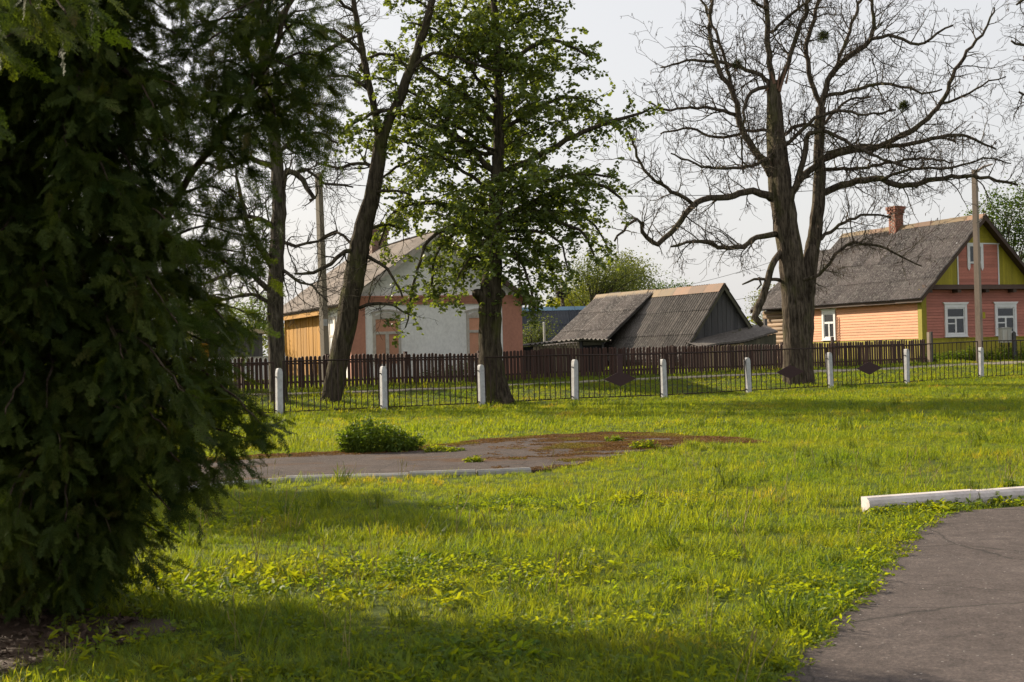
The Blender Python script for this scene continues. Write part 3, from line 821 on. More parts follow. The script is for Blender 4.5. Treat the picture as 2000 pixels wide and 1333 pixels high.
boarded(0.72, 1.67, 0.55, 2.2); boarded(3.98, 4.93, 0.55, 2.2)
sw = MB().box(-0.035, 0.005, 2.1, 3.0, 0.55, 0.63).box(-0.035, 0.005, 2.1, 2.2, 0.64, 2.1).box(-0.035, 0.005, 2.9, 3.0, 0.64, 2.1).box(-0.035, 0.005, 2.1, 3.0, 2.101, 2.2).box(-0.03, 0.005, 2.2, 2.9, 1.5, 1.57).build('side_window', 'weathered_frame', lh)
box('pane', 'white_paint', sw, -0.015, 0.004, 2.201, 2.899, 0.64, 2.1)
box('meter_box', 'bright_yellow', lh, -0.12, -0.002, 0.62, 0.85, 1.15, 1.45)
awm = MB().box(2.72, 2.8, -0.04, 0.002, 3.62, 4.14).box(3.12, 3.2, -0.04, 0.002, 3.62, 4.14).box(2.8, 3.12, -0.04, 0.002, 3.62, 3.7).box(2.8, 3.12, -0.04, 0.002, 4.06, 4.14).box(2.94, 2.97, -0.03, 0.0, 3.7, 4.06).build('attic_window', 'weathered_frame', lh)
box('pane', 'dark_room', awm, 2.801, 3.119, -0.012, 0.001, 3.701, 4.059)
# yellow plank side
x = 3.74
while x < LL:
    wdt = rnd.uniform(0.27, 0.36); b = min(x + wdt, LL)
    piece('plank', 'yellow_plank', lh, (0.02 - rnd.uniform(0, 0.02), x + 0.015, -0.2), (0.08, b - x - 0.03, 2.8)); x = b
po = MB()
for i in range(5):
    piece('porch_plank', 'yellow_plank', lh, (-0.42 + i * 0.085, LL + 0.3 + 0.0 * i, -0.2), (0.078, 0.03, 2.45), (0, 0, R(-36)))
# roof
lp = math.atan2(LR - LE, LW / 2); LO = 0.4; le0 = LE - LO * math.tan(lp)
ldk = MB().prism([(-LO, le0 + 0.02), (LW / 2, LR + 0.02), (LW + LO, le0 + 0.02), (LW + LO, le0 - 0.05), (LW / 2, LR - 0.06), (-LO, le0 - 0.05)], 'y', -0.3, LL + 0.5)
lroof = ldk.build('roof', 'brown_board', lh)
sheets(lroof, (-LO - 0.05, LL + 0.5, le0 + 0.0), (0, -1, 0), (math.cos(lp), 0, math.sin(lp)), LL + 0.8, (LW / 2 + LO) / math.cos(lp) + 0.05, 'slate_pale', 1.0, 1.3, seed=14)
sheets(lroof, (LW + LO + 0.05, -0.3, le0 + 0.0), (0, 1, 0), (-math.cos(lp), 0, math.sin(lp)), LL + 0.8, (LW / 2 + LO) / math.cos(lp) + 0.05, 'slate_pale', 1.0, 1.3, seed=15)
for s_ in (0, 1):
    def mx(x): return LW - x if s_ else x
    MB().prism([(mx(-LO), le0 - 0.12), (mx(-LO), le0 + 0.07), (LW / 2, LR + 0.07), (LW / 2, LR - 0.13)], 'y', -0.34, -0.305).build('verge_board', 'weathered_frame' if s_ == 0 else 'brown_board', lroof)
box('fascia', 'yellow_plank', lroof, -LO + 0.03, -LO + 0.06, 3.0, LL + 0.45, le0 - 0.22, le0 - 0.06)
for i in range(10):
    MB().prism([(LW / 2 - 0.18, LR - 0.05), (LW / 2, LR + 0.1), (LW / 2 + 0.18, LR - 0.05), (LW / 2, LR + 0.07)], 'y', -0.3 + i * 1.15, 0.9 + i * 1.15).build('ridge_cap', 'slate_pale', lroof)
brick_stack(lh, 'chimney', LW / 2 - 0.05, 7.0, LR - 0.5, LR + 0.92, 0.62, 0.5, 'brick_old', True, 21)

# ------------------------------------------------------------------ grey barn in the middle
SY = R(26); sz0 = 0.6
sh = thing('plank_barn', 'weathered grey plank barn with stepped corrugated roof and rusty ridge', 'barn', (6.59, 54.19, sz0), SY)
SW_, SL, SE, SR = 3.7, 9.6, 0.72, 3.22
MB().box(0.15, SW_ - 0.15, 0.1, SL - 0.1, -0.2, SE + 0.1).build('wall', 'old_log', sh)
sp = math.atan2(SR - SE, SW_ / 2); SO = 0.25; se0 = SE - SO * math.tan(sp)
sdk = MB().prism([(-SO, se0), (SW_ / 2, SR), (SW_ + SO, se0), (SW_ + SO, se0 - 0.08), (SW_ / 2, SR - 0.1), (-SO, se0 - 0.08)], 'y', -0.15, SL)
sroof = sdk.build('roof', 'grey_plank', sh)
ssl = (SW_ / 2 + SO) / math.cos(sp)
sheets(sroof, (-SO - 0.03, SL, se0 + 0.0), (0, -1, 0), (math.cos(sp), 0, math.sin(sp)), SL + 0.2, ssl, 'slate_shed', 0.98, 1.25, seed=31)
sheets(sroof, (SW_ + SO + 0.03, -0.2, se0), (0, 1, 0), (-math.cos(sp), 0, math.sin(sp)), SL + 0.2, ssl, 'slate_shed', 0.98, 1.25, seed=32)
# raised rear half of the roof: shallower, reaching further out
S2 = 5.0
ox, oz = -1.05, 0.86
q = math.atan2(SR + 0.03 - oz, SW_ / 2 - ox)
up_ = MB().prism([(ox, oz - 0.03), (SW_ / 2, SR + 0.02), (SW_ / 2, SR - 0.1), (ox, oz - 0.11)], 'y', S2, SL + 0.15).build('raised_roof', 'grey_plank', sh)
def curved(i, j, nc, nr): return False
sheets(up_, (ox - 0.05, SL + 0.2, oz - 0.01), (0, -1, 0), (math.cos(q), 0, math.sin(q)), SL + 0.2 - S2 + 0.1, (SW_ / 2 - ox) / math.cos(q) + 0.05, 'slate_old', 0.98, 1.2, jit=0.03, seed=33)
for i in range(9):
    y0 = -0.2 + i * 1.12
    z = SR + 0.1 + (0.03 if i > 4 else 0)
    MB().prism([(SW_ / 2 - 0.28, z - 0.33), (SW_ / 2 - 0.03, z), (SW_ / 2 + 0.03, z), (SW_ / 2 + 0.25, z - 0.3), (SW_ / 2, z - 0.03)], 'y', y0, y0 + 1.16).build('ridge_cap', 'rust_ridge' if i < 3 else 'ridge_lichen', sroof)
lw = MB().box(-0.75, -0.6, 5.2, SL, -0.2, 1.02).build('side_wall', 'dark_room', sh)
for i in range(6): MB().tube([(-0.72, 5.15, 0.0 + i * 0.17), (-0.72, SL, 0.0 + i * 0.17)], [0.085, 0.09], 8).build('log', 'old_log_yellow', lw, True)
for yy in (5.25, 7.0): piece('post', 'grey_plank', sh, (-0.86, yy, -0.2), (0.1, 0.12, 1.25))
sg = MB().prism([(0.1, -0.1), (SW_ - 0.1, -0.1), (SW_ - 0.1, SE), (SW_ / 2, SR - 0.2), (0.1, SE)], 'y', 0.05, 0.1).build('gable', 'dark_room', sh)
x = 0.0
def sund(x): return SE - 0.12 + (SR - SE) * (x / (SW_ / 2) if x < SW_ / 2 else (SW_ - x) / (SW_ / 2))
while x < SW_ - 0.01:
    b = min(x + rnd.uniform(0.13, 0.19), SW_)
    if x < SW_ / 2 < b: b = SW_ / 2
    MB().prism([(x + 0.004, -0.1), (b - 0.004, -0.1), (b - 0.004, sund(b)), (x + 0.004, sund(x))], 'y', 0.0 - rnd.uniform(0, .02), 0.048).build('gable_plank', 'grey_plank', sg); x = b
for s_ in (0, 1):
    def mx(x): return SW_ - x if s_ else x
    MB().prism([(mx(-SO), se0 - 0.14), (mx(-SO), se0 + 0.02), (SW_ / 2, SR + 0.02), (SW_ / 2, SR - 0.16)], 'y', -0.19, -0.155).build('verge_board', 'mossy_plank', sroof)
# lean-to against the gable
n = 8
lt = MB()
for i in range(n + 1):
    x = 0.1 + (SW_ - 0.1) * i / n
    for (y, z) in ((-0.02, 1.03 + 0.19 * x), (-1.05, 0.80 + 0.15 * x + 0.05 * math.sin(x * 2.2))):
        lt.v.append((x, y, z)); lt.v.append((x, y, z - 0.07))
for i in range(n):
    a = i * 4; b = a + 4
    lt.f += [(a, a + 2, b + 2, b), (a + 1, b + 1, b + 3, a + 3), (a + 2, a + 3, b + 3, b + 2), (a, b, b + 1, a + 1)]
lt.build('lean_to_roof', 'slate_shed', sh)
x = 0.1
while x < SW_ - 0.1:
    b = x + rnd.uniform(0.15, 0.22); t = 0.68 + 0.16 * x + 0.05 * math.sin(x * 2.2)
    piece('lean_to_plank', 'old_log_yellow' if x < 2 else 'mossy_plank', sh, (x, -0.95, -0.2), (b - x - 0.008, 0.03, t + 0.2)); x = b

# plank fence between barn and house
pf = thing('plank_fence', 'tall mossy board fence between the grey barn and the log annexe', 'fence', (8.62, 54.9, 0.6), SY)
x = 0.0
while x < 1.5:
    b = x + rnd.uniform(0.13, 0.19)
    piece('board', 'mossy_plank', pf, (x, rnd.uniform(-.012, .012), -0.1), (b - x - 0.01, 0.028, 1.55 + rnd.uniform(-0.08, 0.1))); x = b
box('rail', 'mossy_plank', pf, 0, 1.5, 0.03, 0.08, 0.4, 0.5); box('rail', 'mossy_plank', pf, 0, 1.5, 0.03, 0.08, 1.1, 1.2)
box('post', 'grey_plank', pf, 1.53, 1.65, -0.02, 0.1, -0.1, 1.9)

# low outbuilding behind the pickets
ob = thing('low_outbuilding', 'low pale plank outbuilding with a flat sheet roof beside the white house', 'shed', (0.75, 50.2, 0.6), R(14))
obw = MB().box(0.02, 2.6, 0.03, 2.0, -0.2, 1.0).build('wall', 'dark_room', ob)
x = 0.0
while x < 1.7: piece('plank', 'pale_plank', obw, (x, -0.01 - rnd.uniform(0, .01), -0.2), (0.1, 0.03, 1.2 + 0.12 * x / 1.7)); x += 0.125
piece('post', 'grey_plank', ob, (1.72, -0.05, -0.2), (0.1, 0.1, 1.36)); piece('post', 'grey_plank', ob, (2.55, -0.05, -0.2), (0.09, 0.1, 1.32))
piece('beam', 'mossy_plank', ob, (1.84, -0.06, 1.0), (0.7, 0.08, 0.14))
orf = MB().prism([(-0.2, 1.06), (1.75, 1.22), (2.75, 1.16), (2.75, 1.12), (1.75, 1.17), (-0.2, 1.01)], 'y', -0.25, 2.2).build('roof', 'mossy_plank', ob)
sheets(orf, (-0.22, -0.28, 1.03), (1.95, 0, 0.16), (0, 1, 0), 1.97, 2.4, 'slate_shed', 0.98, 1.2, seed=41)
sheets(orf, (1.72, -0.28, 1.205), (1.0, 0, -0.06), (0, 1, 0), 1.05, 2.4, 'slate_shed', 0.98, 1.2, seed=42)

# far building with dark roof
bh = thing('dark_roofed_building', 'low building with long dark slate roof and blue metal ridge behind the barn', 'building', (0.4, 72.0, 0.7), R(4))
MB().box(0, 9, 0.5, 6.0, -0.2, 0.7).build('wall', 'white_plaster', bh)
bp = math.atan2(2.75, 3.6)
brf = MB().prism([(0.0, 0.3), (3.6, 3.05), (7.2, 0.3), (7.2, 0.22), (3.6, 2.95), (0.0, 0.22)], 'x', -0.3, 9.3).build('roof', 'grey_plank', bh)
sheets(brf, (-0.3, -0.02, 0.3), (1, 0, 0), (0, math.cos(bp), math.sin(bp)), 9.6, 4.55, 'slate_blue', 1.07, 1.5, seed=51)
for i in range(8): MB().prism([(3.36, 2.93), (3.56, 3.14), (3.64, 3.14), (3.84, 2.93)], 'x', -0.32 + i * 1.2, 0.86 + i * 1.2).build('ridge_cap', 'blue_metal', brf)
brick_stack(bh, 'chimney', 1.15, 3.7, 2.8, 3.62, 0.42, 0.42, 'mortar', True, 4)
ps = G(1063, 690)
tp = thing('metal_post', 'thin grey metal post in front of the dark slate roof', 'post', (1.43, 62.0, 0.64))
MB().tube([(0, 0, -0.1), (0, 0, 2.05)], [0.05, 0.05], 8).build('pole', 'grey_metal', tp)
MB().tube([(0, 0, 2.05), (0, 0, 2.09)], [0.06, 0.03], 8).build('cap', 'grey_metal', tp)

# left outbuilding and white low wall behind the pickets
wo_ = thing('grey_outbuilding', 'grey board outbuilding with tan flat roof edge behind the left trunk', 'shed', (-11.3, 50.0, 0.55), R(12))
wow = MB().box(0.02, 2.4, 0.04, 2, -0.2, 1.75).build('wall', 'dark_room', wo_)
for i in range(16): piece('board', 'grey_plank', wow, (i * 0.15, -0.005 - rnd.uniform(0, .01), -0.2), (0.142, 0.03, 1.95))
box('roof', 'pale_plank', wo_, -0.3, 2.6, -0.3, 2.2, 1.76, 1.92)
box('door', 'yellow_plank', wo_, 0.2, 0.5, -0.05, -0.02, 0.0, 1.45)
wl = thing('white_low_wall', 'white panelled low wall with dark foot seen through the leftmost pickets', 'wall', (-9.6, 42.2, 0.5), R(20))
for i in range(3): box('panel', 'white_paint', wl, i * 0.95, i * 0.95 + 0.93, 0, 0.06, 0.26, 0.92)
box('foot', 'iron_dark', wl, 0, 2.84, 0.01, 0.05, -0.1, 0.24)
box('cap', 'grey_metal', wl, -0.02, 2.86, -0.02, 0.08, 0.925, 0.96)

# ------------------------------------------------------------------ picket fence
PA = Vector((-11.6, 35.47)); PB = Vector((16.0, 54.2)); pdv = (PB - PA); plen = pdv.length; pdv.normalize()
pang = math.atan2(pdv.y, pdv.x); pnv = Vector((-pdv.y, pdv.x))
pk = thing('picket_fence', 'dark brown picket fence with rounded tops in front of the houses', 'fence')
prof = [(-0.045, 0.0), (0.045, 0.0), (0.045, 0.9)] + [(0.045 * math.cos(a), 0.9 + 0.045 * math.sin(a)) for a in [math.pi * k / 6 for k in range(1, 6)]] + [(-0.045, 0.9)]
pms = MB().prism(prof, 'y', -0.01, 0.01).mesh('picket', 'picket_brown')
t = 0.0; i = 0
while t < plen - 0.05:
    p = PA + pdv * t
    sagz = 0.015 * math.sin(t * 0.9) + 0.02 * math.sin(t * 0.37 + 1)
    put('picket', pms, pk, (p.x + rnd.uniform(-.006, .006), p.y + rnd.uniform(-.006, .006), hz(p.x, p.y) - 0.02 + sagz + rnd.uniform(-.014, .014)), (rnd.uniform(-.012, .012), rnd.uniform(-.02, .02), pang), (rnd.uniform(0.9, 1.06), 1, rnd.uniform(0.985, 1.02)))
    t += 0.128 + rnd.uniform(-0.008, 0.008); i += 1
nseg = 13
for i in range(nseg):
    a = PA + pdv * (plen * i / nseg); b = PA + pdv * (plen * (i + 1) / nseg)
    for h in (0.2, 0.72):
        za, zb = hz(a.x, a.y) + h, hz(b.x, b.y) + h
        MB().tube([(a.x + pnv.x * 0.035, a.y + pnv.y * 0.035, za), (b.x + pnv.x * 0.035, b.y + pnv.y * 0.035, zb)], [0.026, 0.026], 4).build('rail', 'picket_brown', pk)
    q = a + pnv * 0.09
    piece('post', 'picket_brown', pk, (q.x, q.y, hz(q.x, q.y) - 0.1), (0.09, 0.09, 1.06 + (0.0 if i != 11 else 0.16)), (0, 0, pang))
ep = thing('fence_end_post', 'grey weathered post with pale top at the right end of the picket fence', 'post', (PB.x + 0.1, PB.y + 0.1, hz(PB.x, PB.y)), pang)
MB().box(-0.06, 0.06, -0.06, 0.06, -0.1, 1.2).build('shaft', 'wood_pole', ep)
MB().box(0.08, 0.16, -0.05, 0.03, -0.1, 1.22).build('brace', 'grey_plank', ep)

# ------------------------------------------------------------------ iron fence: posts and bar panels
def on_fence(px, py):
    d = ray(px, py); n = Vector((FN.x, FN.y, 0)); t = (Vector((FA.x, FA.y, 0)) - CAM).dot(n) / d.dot(n)
    p = CAM + d * t; return Vector((p.x, p.y))
post_px = [120, 332, 546, 750, 941, 1123, 1297, 1462, 1622, 1771, 1916, 2056]
post_lb = ['white concrete fence post hidden deepest behind the conifer foliage', 'white concrete fence post half hidden by the conifer branches',
           'white concrete fence post in front of the leftmost bare trunk', 'white concrete fence post between the leaning trunk and the leafy linden',
           'white concrete fence post just left of the linden trunk', 'white concrete fence post left of the first diamond plate panel',
           'white concrete fence post right of the panel with the free-standing diamond plate', 'white concrete fence post left of the big bare twin-trunked tree',
           'white concrete fence post just right of the big bare twin-trunked tree', 'white concrete fence post right of the rightmost diamond plate',
           'white concrete fence post in line with the right utility pole', 'white concrete fence post at the right end of the iron fence']
fang = math.atan2(FD.y, FD.x)
posts = []
for i, px in enumerate(post_px):
    p = on_fence(px, 818 - (px - 546) * 0.057); posts.append(p)
pp = [(-0.075, -0.15), (0.075, -0.15), (0.072, 0.98), (0.055, 1.05), (0.02, 1.08), (-0.03, 1.08), (-0.058, 1.05), (-0.073, 0.97)]
pmesh = MB().prism(pp, 'y', -0.065, 0.065).mesh('shaft', 'concrete_white')
lug = MB().box(-0.13, 0.13, -0.02, 0.02, 0.09, 0.12).box(-0.13, 0.13, -0.02, 0.02, 0.9, 0.925).mesh('bracket', 'iron_dark')
for p, lb in zip(posts, post_lb):
    t = thing('fence_post', lb, 'post', (p.x, p.y, hz(p.x, p.y)), fang + rnd.uniform(-.06, .06), 'white concrete posts of the iron fence')
    t.rotation_euler = (rnd.uniform(-.03, .03), rnd.uniform(-.045, .045), fang + rnd.uniform(-.06, .06))
    put('shaft', pmesh, t, None, None, (rnd.uniform(.92, 1.05), 1, rnd.uniform(0.95, 1.05))); put('bracket', lug, t)
plates = {5, 7, 8}
pan_lb = ['iron bar fence panel fully behind the conifer', 'iron bar fence panel left of the leftmost bare trunk, behind the conifer tips', 'iron bar fence panel in front of the leaning trunk',
          'iron bar fence panel between the leaning trunk and the linden', 'iron bar fence panel in front of the linden trunk base', 'iron bar fence panel with diamond plate in front of the grey barn',
          'plain iron bar fence panel right of the free-standing diamond plate', 'iron bar fence panel with diamond plate in front of the big bare tree', 'iron bar fence panel with diamond plate right of the big bare tree',
          'plain iron bar fence panel left of the right utility pole', 'iron bar fence panel at the right edge in front of the front windows']
_bar = MB().tube([(0, 0, 0), (0, 0, 1)], [0.0125, 0.0125], 5).mesh('bar', 'iron_dark')
for i in range(len(posts) - 1):
    a, b = posts[i], posts[i + 1]; L = (b - a).length; za, zb = hz(a.x, a.y), hz(b.x, b.y)
    t = thing('bar_fence', pan_lb[i], 'fence', (a.x, a.y, za), math.atan2(b.y - a.y, b.x - a.x), 'bar panels of the iron fence')
    sl_ = (zb - za) / L; e = 0.125; th = 1.26 + rnd.uniform(-.03, .03); bz = 0.07
    M = Matrix.Identity(4)
    def zz(x, h): return h + sl_ * x
    for nm, pts, r in (('top_rail', [(e, 0, zz(e, th)), (L - e, 0, zz(L - e, th))], 0.018), ('bottom_rail', [(e, 0, zz(e, bz)), (L - e, 0, zz(L - e, bz))], 0.015),
                       ('stile', [(e, 0, zz(e, 0.0)), (e, 0, zz(e, th + 0.012))], 0.022), ('stile', [(L - e, 0, zz(L - e, 0.0)), (L - e, 0, zz(L - e, th + 0.012))], 0.022)):
        MB().tube(pts, [r, r], 4).build(nm, 'iron_dark', t)
    nb = 16
    for k in range(1, nb):
        x = e + (L - 2 * e) * k / nb
        put('bar', _bar, t, (x + rnd.uniform(-.006, .006), 0, zz(x, bz)), (0, rnd.uniform(-.006, .006), 0), (1, 1, th - bz))
    if i in plates:
        c = L / 2; zc = zz(c, 0.56)
        MB().prism([(c - 0.56, zc), (c, zc - 0.21), (c + 0.56, zc), (c, zc + 0.21)], 'y', -0.02, -0.012).build('diamond_plate', 'plate_maroon', t)
        if i == 5: MB().box(c - 0.09, c + 0.09, -0.018, -0.012, zc + 0.15, zz(c, th)).build('strap_plate', 'plate_maroon', t)

# ------------------------------------------------------------------ poles, wires, small things
def sq_pole(name, label, base, top, w0, w1, mat):
    t = thing(name, label, 'pole', base)
    d = Vector(top) - Vector(base)
    m = MB(); pts = [(0, 0, -0.3), tuple(d)]
    m.tube([(0, 0, -0.3), tuple(d * 0.5), tuple(d)], [w0 * 0.7, (w0 + w1) * 0.35, w1 * 0.7], 4)
    m.build('shaft', mat, t); return t, d
b0 = P(637, 742, 41.6); b0.z = hz(b0.x, b0.y); t0 = P(622, 340, 41.6)
lpole, ld = sq_pole('utility_pole', 'slim grey concrete utility pole beside the leaning trunk', b0, t0, 0.2, 0.16, 'concrete_pole')
lpole.rotation_euler = (0, 0, 0)
box('cap_iron', 'grey_metal', lpole, ld.x - 0.08, ld.x + 0.08, ld.y - 0.05, ld.y + 0.05, ld.z, ld.z + 0.04)
box('number_plate', 'concrete_white', lpole, -0.02, 0.1, -0.17, -0.155, 1.75, 1.95)
b1 = P(1914, 702, 54.6); b1.z = hz(b1.x, b1.y); t1 = P(1903, 332, 54.6)
rpole, rd_ = sq_pole('utility_pole', 'weathered square utility pole standing in front of the olive gable', b1, t1, 0.22, 0.17, 'wood_pole')
MB().tube([(rd_.x, rd_.y, rd_.z - 0.12), (rd_.x + 0.35, rd_.y, rd_.z + 0.1), (rd_.x + 0.7, rd_.y - 0.05, rd_.z + 0.2)], [0.05, 0.045, 0.03], 6).build('bracket_arm', 'wood_pole', rpole)
box('number_plate', 'olive_board', rpole, 0.1, 0.2, -0.16, -0.15, 1.7, 1.95)
def wire(label, a, b, sag, r=0.011):
    m = MB(); pts = []
    for i in range(25):
        k = i / 24; p = Vector(a).lerp(Vector(b), k); p.z -= sag * 4 * k * (1 - k); pts.append(p)
    m.tube(pts, [r] * 25, 4); o = m.build('overhead_wire', 'wire_black'); tag(o, label, 'wire', 'overhead wires')
wa = t0 - Vector((0, 0, 0.25)); wb = t1 - Vector((0, 0, 0.2))
wire('long overhead wire strung between the two utility poles', wa, wb, 0.6)
wire('overhead wire running left from the concrete pole', wa, P(-200, 420, 33), 0.4)
wire('overhead wire from the right pole dropping past the brick chimney behind the barn', wb, P(1330, 560, 76), 0.5)
wire('lower overhead wire passing between barn and log annexe', P(1840, 480, 66), P(1380, 595, 80), 0.3)
# gas cabinet
gc = P(1964, 690, 56.6); gz = hz(gc.x, gc.y)
gb_ = thing('utility_cabinet', 'pale grey metal cabinet on legs in front of the right front window', 'cabinet', (gc.x, gc.y, gz), R(14))
MB().box(-0.22, 0.22, -0.13, 0.13, 0.72, 1.28).build('case', 'grey_metal', gb_)
MB().prism([(-0.25, 1.281), (0.25, 1.281), (0.25, 1.3), (0, 1.34), (-0.25, 1.3)], 'y', -0.16, 0.16).build('lid', 'grey_metal', gb_)
box('door', 'grey_metal', gb_, -0.19, 0.0, -0.145, -0.131, 0.76, 1.24); box('door', 'grey_metal', gb_, 0.012, 0.19, -0.147, -0.131, 0.76, 1.24)
for x in (-0.17, 0.17): MB().tube([(x, 0, -0.05), (x, 0, 0.72)], [0.025, 0.025], 6).build('leg', 'iron_dark', gb_)
gp = thing('grey_stake', 'short dark grey post next to the metal cabinet', 'post', (gc.x + 0.32, gc.y - 0.1, gz), R(10))
MB().box(-0.06, 0.06, -0.06, 0.06, -0.05, 1.1).build('shaft', 'grey_plank', gp)
MB().prism([(-0.06, 1.1), (0.06, 1.1), (0, 1.16)], 'y', -0.06, 0.06).build('tip', 'grey_plank', gp)
# stork nest
npos = P(1099, 608, 84.0)
sn = thing('stork_nest', 'big round twig nest on a pole above the far dark roof', 'nest', (npos.x, npos.y, 0.75))
MB().tube([(0, 0, -0.2), (0, 0, npos.z + 0.1)], [0.13, 0.1], 8).build('pole', 'brown_board', sn)
nm = MB(); rr = random.Random(5); zc = npos.z + 0.35
for i in range(420):
    a = rr.uniform(0, 6.28); r = 0.36 * math.sqrt(rr.random()) + 0.0; z = rr.uniform(-0.28, 0.28)
    r *= 1.0 + 0.25 * z / 0.28
    c = Vector((r * math.cos(a), r * math.sin(a), zc + z)); d = Vector((-math.sin(a) + rr.uniform(-.4, .4), math.cos(a) + rr.uniform(-.4, .4), rr.uniform(-.25, .25))) * rr.uniform(0.15, 0.3)
    nm.tube([c - d, c + d], [0.018, 0.008], 3)
tag(nm.build('twigs', 'nest_twig', sn), kind='stuff')
st = thing('stork', 'small dark-looking stork standing in the round nest', 'bird', (npos.x - 0.02, npos.y, npos.z + 0.75 + 0.6), R(200))
bd = MB()
bd.tube([(-0.32, 0, 0.26), (-0.2, 0, 0.33), (0, 0, 0.37), (0.16, 0, 0.42), (0.24, 0, 0.52), (0.27, 0, 0.64), (0.31, 0, 0.7), (0.37, 0, 0.7)], [0.03, 0.09, 0.13, 0.1, 0.05, 0.035, 0.05, 0.015], 10)
bd.tube([(0.02, 0.05, 0.3), (0.0, 0.05, -0.05)], [0.02, 0.012], 5).tube([(0.02, -0.05, 0.3), (0.0, -0.05, -0.05)], [0.02, 0.012], 5)
bd.build('body', 'stork_white', st, True)
wg = MB(); 
for s_ in (-1, 1): wg.tube([(0.1, s_ * 0.11, 0.38), (-0.1, s_ * 0.125, 0.36), (-0.36, s_ * 0.05, 0.27)], [0.05, 0.07, 0.01], 6)
wg.build('wings', 'stork_black', st, True)
MB().tube([(0.35, 0, 0.7), (0.55, 0, 0.64)], [0.018, 0.005], 5).build('beak', 'stork_beak', st)

# ------------------------------------------------------------------ trees
def rv(r): 
    while True:
        v = Vector((r.uniform(-1, 1), r.uniform(-1, 1), r.uniform(-1, 1)))
        if 0.01 < v.length < 1: return v.normalized()

def smooth_path(pts, rad, step=0.18, wob=0.03, r=rnd):
    """Catmull-Rom through the given joints, with a little crookedness"""
    pts = [Vector(p) for p in pts]; op = []; orr = []
    n = len(pts)
    for i in range(n - 1):
        p0 = pts[max(i - 1, 0)]; p1 = pts[i]; p2 = pts[i + 1]; p3 = pts[min(i + 2, n - 1)]
        k = max(1, int((p2 - p1).length / step))
        for j in range(k):
            t = j / k; t2 = t * t; t3 = t2 * t
            q = 0.5 * ((2 * p1) + (p2 - p0) * t + (2 * p0 - 5 * p1 + 4 * p2 - p3) * t2 + (3 * p1 - p0 - 3 * p2 + p3) * t3)
            if not (i == 0 and j == 0): q = q + rv(r) * wob
            op.append(q); orr.append(rad[i] + (rad[i + 1] - rad[i]) * t)
    op.append(pts[-1]); orr.append(rad[-1]); return op, orr

class Tree:
    def __init__(s, seed): s.mb = MB(); s.tw = MB(); s.r = random.Random(seed); s.paths = []; s.leaf = []; s.tips = []
    def limb(s, pts, rad, sides=8, ridge=0.0, wob=0.03, step=0.2, keep=True):
        p, q = smooth_path(pts, rad, step, wob, s.r); s.mb.tube(p, q, sides, ridge, s.r.random() * 6)
        if keep: s.paths.append((p, q))
        return p, q
    def pxlimb(s, px, Y0, Y1, sides=7, ridge=0.0, wob=0.03, keep=True, step=0.2, k=1.0):
        n = len(px); pts = []; rad = []
        for i, q in enumerate(px):
            Y = Y0 + (Y1 - Y0) * i / max(1, n - 1); pts.append(P(q[0], q[1], Y)); rad.append(q[2] * k * Y / F)
        return s.limb(pts, rad, sides, ridge, wob, step, keep)
    def twig(s, p, d, L, rad, lvl, wig=0.35, trop=0.0, dens=7.0, seg=0.1, minr=0.0045):
        r = s.r; n = max(3, int(L / seg)); st = L / n; pts = [p.copy()]; rr = [rad]; d = d.normalized()
        for i in range(n):
            d = (d + rv(r) * wig + Vector((0, 0, trop))).normalized()
            p = p + d * st; pts.append(p); rr.append(max(minr * 0.8, rad * (1 - 0.7 * (i + 1) / n)))
        s.tw.tube(pts, rr, 5 if rad > 0.02 else 3 if rad < 0.009 else 4, cap=False)
        if lvl > 0:
            c = max(1, int(L * dens * r.uniform(0.7, 1.2)))
            for k in range(c):
                i = min(n, 1 + int((0.12 + 0.88 * (k + r.random()) / c) * n)); t = (pts[i] - pts[i - 1]).normalized()
                side = rv(r); side = (side - t * side.dot(t)).normalized()
                s.twig(pts[i], t * r.uniform(0.5, 1.0) + side * r.uniform(0.6, 1.1), max(0.1, L * r.uniform(0.3, 0.58)), max(minr, rr[i] * 0.62), lvl - 1, wig, trop, dens * 1.15, seg * 0.85, minr)
        else: s.tips.append((pts, d))
        return pts
    def spawn(s, per_m=2.5, Lr=(0.7, 1.7), lvl=2, start=0.25, wig=0.35, trop=0.02, dens=5.0, up=0.25, minr=0.0045, paths=None):
        r = s.r
        for pts, rad in (paths or s.paths):
            tot = sum((b - a).length for a, b in zip(pts[:-1], pts[1:])); c = int(tot * per_m * r.uniform(0.8, 1.2))
            for k in range(c):
                t = start + (1 - start) * (k + r.random()) / max(1, c); i = min(len(pts) - 1, max(1, int(t * (len(pts) - 1))))
                tg = (pts[i] - pts[i - 1]).normalized(); side = rv(r); side = (side - tg * side.dot(tg)).normalized()
                d = tg * r.uniform(0.2, 0.9) + side + Vector((0, 0, up))
                s.twig(pts[i].copy(), d, r.uniform(*Lr) * (1.15 - 0.45 * t), max(minr * 1.6, min(rad[i] * 0.45, 0.024)), lvl, wig, trop, dens, 0.1, minr)

